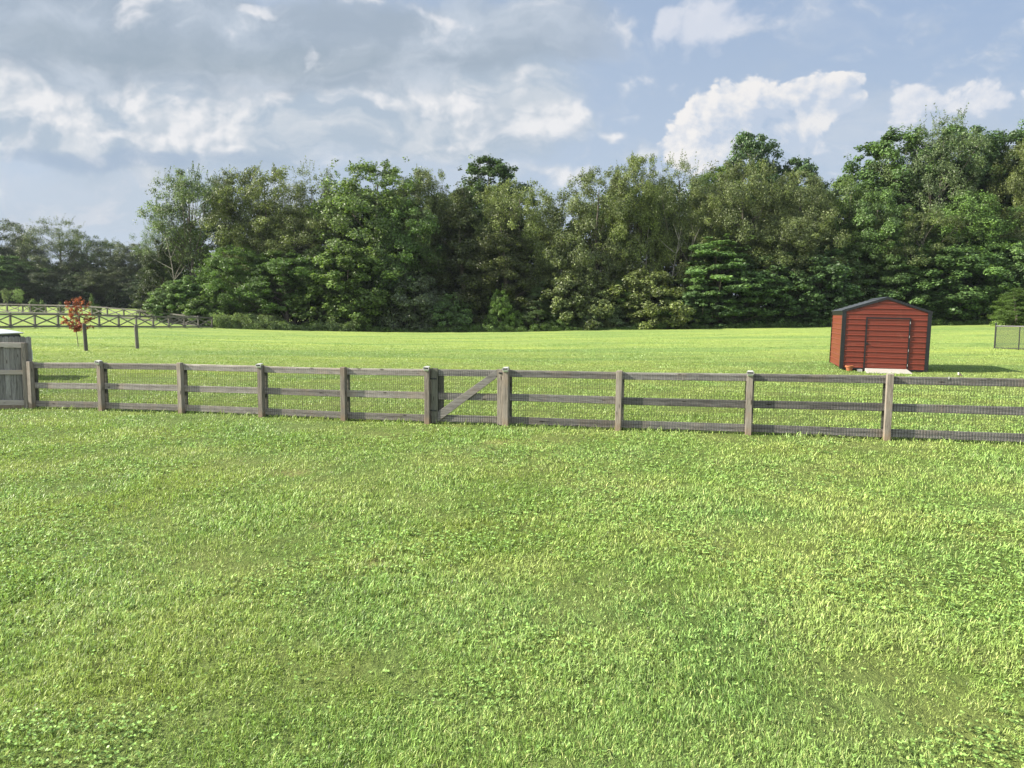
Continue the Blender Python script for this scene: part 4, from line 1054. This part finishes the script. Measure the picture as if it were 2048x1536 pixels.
# lower storey
T('bigleaf', 350, 562, 90, 113.5, (.135, .210, .080), 'pale big-leaved sapling at the left foot of the wood')
T('bigleaf', 395, 553, 95, 114.5, (.120, .205, .060), 'bright flat-topped small tree behind the pale big-leaved sapling')
T('shrub', 425, 585, 90, 112.5, (.140, .215, .060), 'yellow-green shrub by the corner where the farm fence ends')
T('round', 480, 492, 130, 115, GR, 'mid-green small tree below the sky gap')
T('round', 575, 505, 170, 114.5, (.085, .165, .045), 'leafy green maple left of the bright twin domes')
T('open', 520, 470, 120, 117, (.110, .140, .050), 'thin olive small tree between sky gap and leafy maple')
T('round', 650, 492, 100, 116, (.075, .150, .045), 'dark green small tree between maple and yellow-green dome')
T('bigleaf', 695, 500, 165, 113.5, (.125, .190, .052), 'large yellow-green low dome on the left half of the wood edge')
T('shrub', 770, 505, 110, 115, DK2, 'dark small tree right of the yellow-green low dome', cat='tree')
T('shrub', 830, 545, 130, 113.5, (.095, .125, .070), 'grey-green drooping bush under the broad dark cedar')
T('shrub', 905, 590, 90, 112.8, (.095, .160, .055), 'low green bush at the foot of the broad dark cedar')
T('shrub', 1002, 578, 62, 112.4, (.150, .240, .055), 'bright yellow-green slender bush at the centre of the wood edge')
T('cedar', 1073, 562, 80, 112.8, (.085, .130, .050), 'small conical evergreen right of the bright slender bush', cat='tree')
T('shrub', 1120, 610, 60, 112.5, (.110, .175, .055), 'small round bush between conical evergreen and pale milky bush')
T('shrub', 1165, 532, 140, 114.5, (.140, .160, .060), 'olive rounded small tree under the drooping olive tree', cat='tree')
T('shrub', 1205, 602, 85, 112.6, (.170, .235, .125), 'pale milky-green bush low at the edge, right of centre')
T('shrub', 1300, 535, 155, 114, (.135, .165, .055), 'olive dome-shaped small tree left of the dogwood', cat='tree')
T('round', 1240, 560, 100, 116, GR, 'dark green small tree between the two olive small domes')
T('tier', 1440, 474, 180, 114.5, (.110, .200, .065), 'layered dogwood-like tree with flat green tiers')
T('bigleaf', 1405, 575, 120, 113, (.120, .200, .085), 'pale-leaved low tree at the left foot of the layered tree')
T('bigleaf', 1545, 505, 150, 114.5, (.085, .165, .060), 'dark big-leaved small tree right of the layered tree')
T('bigleaf', 1640, 495, 150, 115, (.080, .160, .060), 'big-leaved green tree directly left of the shed roof')
T('bigleaf', 1600, 580, 120, 113, (.095, .175, .075), 'low big-leaved tree left of the shed wall')
T('round', 1710, 470, 140, 116.5, (.090, .145, .050), 'green tree rising directly behind the shed roof ridge')
T('bigleaf', 1790, 520, 140, 115, (.075, .150, .050), 'dark low big-leaved tree behind the right side of the shed')
T('bigleaf', 1890, 500, 160, 114.5, (.100, .180, .060), 'tiered big-leaved tree right of the shed over the dark gap')
T('bigleaf', 1855, 575, 100, 113, (.085, .160, .055), 'low spreading tree branch mass beside the dark gap, right of shed')
T('tier', 1960, 455, 150, 116, (.095, .175, .055), 'layered green tree above the chain-link fence')
T('bigleaf', 2035, 490, 120, 113, (.115, .190, .065), 'big-leaved tree over the round evergreen at right edge')
T('cedar', 2035, 575, 95, 100, (.085, .140, .035), 'rounded evergreen behind the chain-link fence at right edge', cat='tree')
# beyond the right edge, so that a step aside still meets the wood
for k, (px, top) in enumerate(((2140, 250), (2230, 270), (2330, 240))):
    T('olive' if k % 2 else 'round', px, top, 170, 120, OL if k % 2 else GR, ['green tree beyond the right edge of view', 'olive tree beyond the right edge of view', 'farthest green tree beyond the right edge'][k])
# distant wood, far left
gl = 'trees of the distant wood on the left'
for a in [('open', 5, 438, 120, 205, (.085, .110, .060), 'dark spreading tree at the left edge of the distant wood'),
          ('olive', 62, 470, 90, 206, (.10, .12, .065), 'dull olive tree second from the left edge of distant wood'),
          ('feather', 122, 440, 120, 203, (.105, .135, .075), 'tallest feathery tree of the distant wood with forked stem'),
          ('open', 178, 472, 90, 205, (.085, .125, .055), 'open green tree right of the tallest distant one'),
          ('feather', 225, 482, 100, 206, (.105, .130, .070), 'pale olive tree above the red sapling, in the distant wood'),
          ('olive', 268, 488, 90, 204, (.085, .105, .055), 'dull tree of the distant wood before the near wood corner'),
          ('olive', 312, 490, 80, 205, (.085, .11, .055), 'last distant tree half hidden by the near wood corner'),
          ('round', 25, 512, 130, 196, (.085, .150, .050), 'brighter green low dome at the left of the distant wood'),
          ('olive', 100, 535, 110, 198, (.060, .080, .045), 'dark low tree left of the red sapling in distant wood'),
          ('round', 165, 545, 120, 198, (.050, .075, .038), 'shaded low tree behind the red sapling in distant wood'),
          ('olive', 235, 535, 110, 198, (.080, .095, .050), 'brown-olive low tree right of the red sapling, distant'),
          ('round', 290, 545, 100, 198, (.052, .080, .040), 'shaded low tree beside the near wood corner, distant'),
          ('round', -60, 470, 150, 200, DK, 'distant tree beyond the left edge of view')]:
    T(*a, group=gl)
# saplings behind the far fence
gs = 'young plants behind the far farm fence'
T('open', 37, 583, 22, 124, (.20, .28, .12), 'pale young tree standing above the far farm fence', gs, cat='tree')
T('open', 13, 597, 14, 124, (.15, .20, .09), 'tiny sapling left of the pale young tree, far fence', gs, cat='tree')
T('shrub', 68, 598, 16, 130, (.15, .22, .07), 'low yellow-green bush behind the far fence, left', gs)
T('shrub', 84, 600, 14, 130, (.14, .21, .07), 'low bush just right of the yellow-green one behind far fence', gs)
T('cedar', 185, 602, 10, 126, (.14, .21, .08), 'small cone-shaped seedling behind far fence right of the red sapling', gs, cat='tree')
T('shrub', 194, 608, 16, 126, (.12, .18, .06), 'low mound bush beside the cone-shaped seedling', gs)
T('shrub', 122, 604, 10, 126, (.11, .15, .06), 'small bush peeping over the far fence left of red leaves', gs)

# bare pale stems in the opening of the wood
def bare(px, Y, top, lean, label, seed):
    g0 = np.random.default_rng(seed); g = G(px, Y); H = at(px, top, Y).z - g.z; m = MB()
    tr = [(lean * f * H + .25 * math.sin(4 * f + seed), 0.2 * math.sin(3 * f), f * H - .2) for f in np.linspace(0, 1, 9)]
    m.tube(tr, list(np.linspace(.13, .025, 9)), 7)
    for k in range(9):
        i = g0.integers(2, 8); s0 = np.array(tr[i]); d = np.array([g0.normal(0, 1), g0.normal(0, .6), g0.uniform(.6, 1.6)]); L = g0.uniform(1.2, 3.5)
        d /= np.linalg.norm(d); m.tube([s0, s0 + d * L * .5 + g0.normal(0, .1, 3), s0 + d * L + np.array([0, 0, .3])], [.06, .04, .012], 5)
    o = m.build('bare_tree', M_BARKP); o.location = g; tag(o, label, 'tree', 'bare pale stems in the wood')
bare(1335, 115.5, 452, .10, 'pale leaning bare stem left of the layered tree', 3)
bare(1342, 115.2, 442, .22, 'forked pale bare stem leaning toward the layered tree', 5)
bare(1290, 116.5, 450, .02, 'straight dark bare stem left of the pale leaning ones', 8)
bare(362, 114.2, 470, -.16, 'pale bare forked stem at the left corner of the wood', 11)
bare(1835, 115.8, 470, .03, 'thin pale stem showing behind the right end of the shed', 14)

# red-leaved sapling
def red_sapling():
    g = G(156.5, 47); H = at(150, 596, 47).z - g.z; root = empty('red_leaved_sapling', g); tag(root, 'young tree with rusty-red leaves and a thin bare stem', 'tree')
    q = np.random.default_rng(5); m = MB(); m.tube([(0, 0, -.1), (-.03, 0, .5), (-.10, 0, 1.0), (-.10, 0, 1.6), (-.05, 0, 2.2), (0, 0, H * .9)], [.028, .024, .02, .016, .012, .006], 8)
    cl = []
    ends = [(-.75, .1, 1.75), (-.55, .2, 2.35), (-.35, -.2, 2.65), (-.1, 0, 2.75), (.15, .1, 2.85), (.45, -.1, 2.75), (.62, .1, 2.6), (.55, .1, 1.95), (.85, -.1, 1.75), (.6, 0, 1.6), (.75, .1, 1.22), (-.6, -.2, 1.5), (-.4, .2, 2.0), (.1, -.2, 2.3), (-.15, .2, 1.3), (-.1, 0, 1.05), (.15, 0, 1.15), (0, .1, 1.6), (-.25, 0, 1.45), (.2, 0, 1.4)]
    for e in ends:
        e = np.array(e) * np.array([1.18, 1.1, H / 2.9]); zb = max(.95, e[2] - abs(e[0]) * 1.0 - .25); s0 = np.array([-.1, 0, zb]); md = (s0 + e) / 2 + np.array([0, 0, -.08])
        m.tube([s0, md, e], [.012, .008, .004], 5)
        for f in (.35, .55, .75, .9, 1.):
            cl.append(s0 * (1 - f) + e * f + q.normal(0, .05, 3))
    m.build('trunk', M_BARK, root)
    cl = np.array(cl); parts = [leaves(cl, np.full((len(cl), 3), .13) * (.7 + .6 * q.random((len(cl), 1))), 24, .085, q, .3, .5, 1.2)]
    c = link('crown', foliage_mesh('red_crown', parts), M_LEAF, root); c.color = (.33, .105, .068, 1)
red_sapling()

# ------------------------------------------------------------------ the wood's depth and the undergrowth
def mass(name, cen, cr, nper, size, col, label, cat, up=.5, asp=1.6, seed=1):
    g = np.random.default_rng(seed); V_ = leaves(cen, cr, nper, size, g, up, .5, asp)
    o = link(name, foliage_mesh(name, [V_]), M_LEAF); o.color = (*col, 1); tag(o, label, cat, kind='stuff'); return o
prof_px = [(330, 500), (380, 420), (430, 505), (500, 500), (530, 400), (600, 400), (700, 370), (800, 370), (900, 400), (1000, 400), (1060, 420), (1120, 440), (1170, 400), (1240, 360), (1350, 365),
           (1450, 350), (1600, 370), (1640, 400), (1700, 370), (1780, 310), (1900, 300), (2040, 300), (2350, 300)]
n = 6500; g_ = np.random.default_rng(77); pxr = 330 + g_.random(n) * 2000; Yr = 126 + g_.random(n) * 16
topz = np.array([at(a, b, 130).z for a, b in prof_px]); tz = np.interp(pxr, [a for a, b in prof_px], topz) - 1.5
Xr = np.array([xat(a, 1.0) for a in (0, 2048)]); Xr = (Xr[0] + (Xr[1] - Xr[0]) * pxr / 2048) * Yr
zr = zt(Xr, Yr) + .5; zz_ = zr + (tz - zr) * g_.random(n)
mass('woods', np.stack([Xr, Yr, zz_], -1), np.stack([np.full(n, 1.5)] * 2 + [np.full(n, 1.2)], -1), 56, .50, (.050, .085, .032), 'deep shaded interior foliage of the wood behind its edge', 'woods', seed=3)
n = 1500; pxr = -150 + g_.random(n) * 500; Yr = 204 + g_.random(n) * 14; Xr = np.interp(pxr, [0, 2048], [xat(0, 1.), xat(2048, 1.)]) * Yr; zr = zt(Xr, Yr)
tz = np.interp(pxr, [-150, 0, 120, 340], [at(a, b, 208).z for a, b in ((-150, 540), (0, 535), (120, 535), (340, 545))]); zz_ = zr + (tz - zr) * g_.random(n)
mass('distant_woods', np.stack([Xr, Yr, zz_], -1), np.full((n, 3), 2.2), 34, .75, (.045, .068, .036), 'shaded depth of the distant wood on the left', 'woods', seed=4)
# undergrowth strip
def edge_strip(px0, px1, Y0, dY, n, h0, h1, seed):
    g = np.random.default_rng(seed); p = px0 + g.random(n) * (px1 - px0); Y = Y0 + g.random(n) * dY
    x = np.interp(p, [0, 2048], [xat(0, 1.), xat(2048, 1.)]) * Y; hv = h0 + (h1 - h0) * np.clip(fbm(x, Y, 5., seed, 3) * 2.2 - .55, 0, 1)
    z = zt(x, Y) + hv * g.random(n) ** .8; return np.stack([x, Y, z], -1)
c_ = np.concatenate([edge_strip(640, 2100, 108.8, 2.6, 1500, .05, 1.0, 21), edge_strip(690, 1420, 112.2, 3., 1300, .3, 1.9, 6), edge_strip(1400, 2100, 112.2, 3., 900, .2, 1.3, 7), edge_strip(310, 440, 112, 4., 260, .4, 2.0, 8)])
mass('undergrowth', c_, np.tile([[.42, .35, .34]], (len(c_), 1)), 40, .20, (.120, .190, .060), 'weedy undergrowth along the foot of the wood', 'undergrowth', .3, 2.6, seed=9)
c_ = edge_strip(425, 720, 107.6, 3.4, 1000, .35, 2.1, 5)
mass('tall_weeds', c_, np.tile([[.42, .35, .34]], (len(c_), 1)), 36, .19, (.165, .225, .105), 'pale tall weeds between the farm fence end and the wood', 'weeds', .3, 2.8, seed=19)
c_ = edge_strip(-150, 330, 192, 8, 500, .5, 5., 12)
mass('distant_undergrowth', c_, np.tile([[1.1, 1., .8]], (len(c_), 1)), 30, .45, (.045, .07, .035), 'dark undergrowth at the foot of the distant wood', 'undergrowth', .4, 1.6, seed=10)
c_ = edge_strip(1985, 2100, 98, 4, 90, .2, .9, 13)
mass('weeds', c_, np.tile([[.4, .35, .25]], (len(c_), 1)), 26, .16, (.20, .29, .09), 'pale weeds at the foot of the round evergreen', 'weeds', .4, 1.8, seed=11)

# ------------------------------------------------------------------ summer haze
def haze():
    m = MB(); m.box(-420, 420, -60, 420, -8, 60)
    mt = bpy.data.materials.new('haze_air'); mt.use_nodes = True; t = NT(mt.node_tree); t.n.clear()
    out = t.node('ShaderNodeOutputMaterial'); v = t.node('ShaderNodeVolumePrincipled')
    v.inputs['Color'].default_value = (.80, .88, 1.0, 1); v.inputs['Density'].default_value = .00008; v.inputs['Anisotropy'].default_value = .2
    t.l.new(v.outputs[0], out.inputs['Volume'])
    o = m.build('haze', mt); tag(o, 'faint summer haze in the air over the lawn and woods', 'haze', kind='stuff')
    bpy.data.materials['haze_air'].cycles.homogeneous_volume = True
haze()
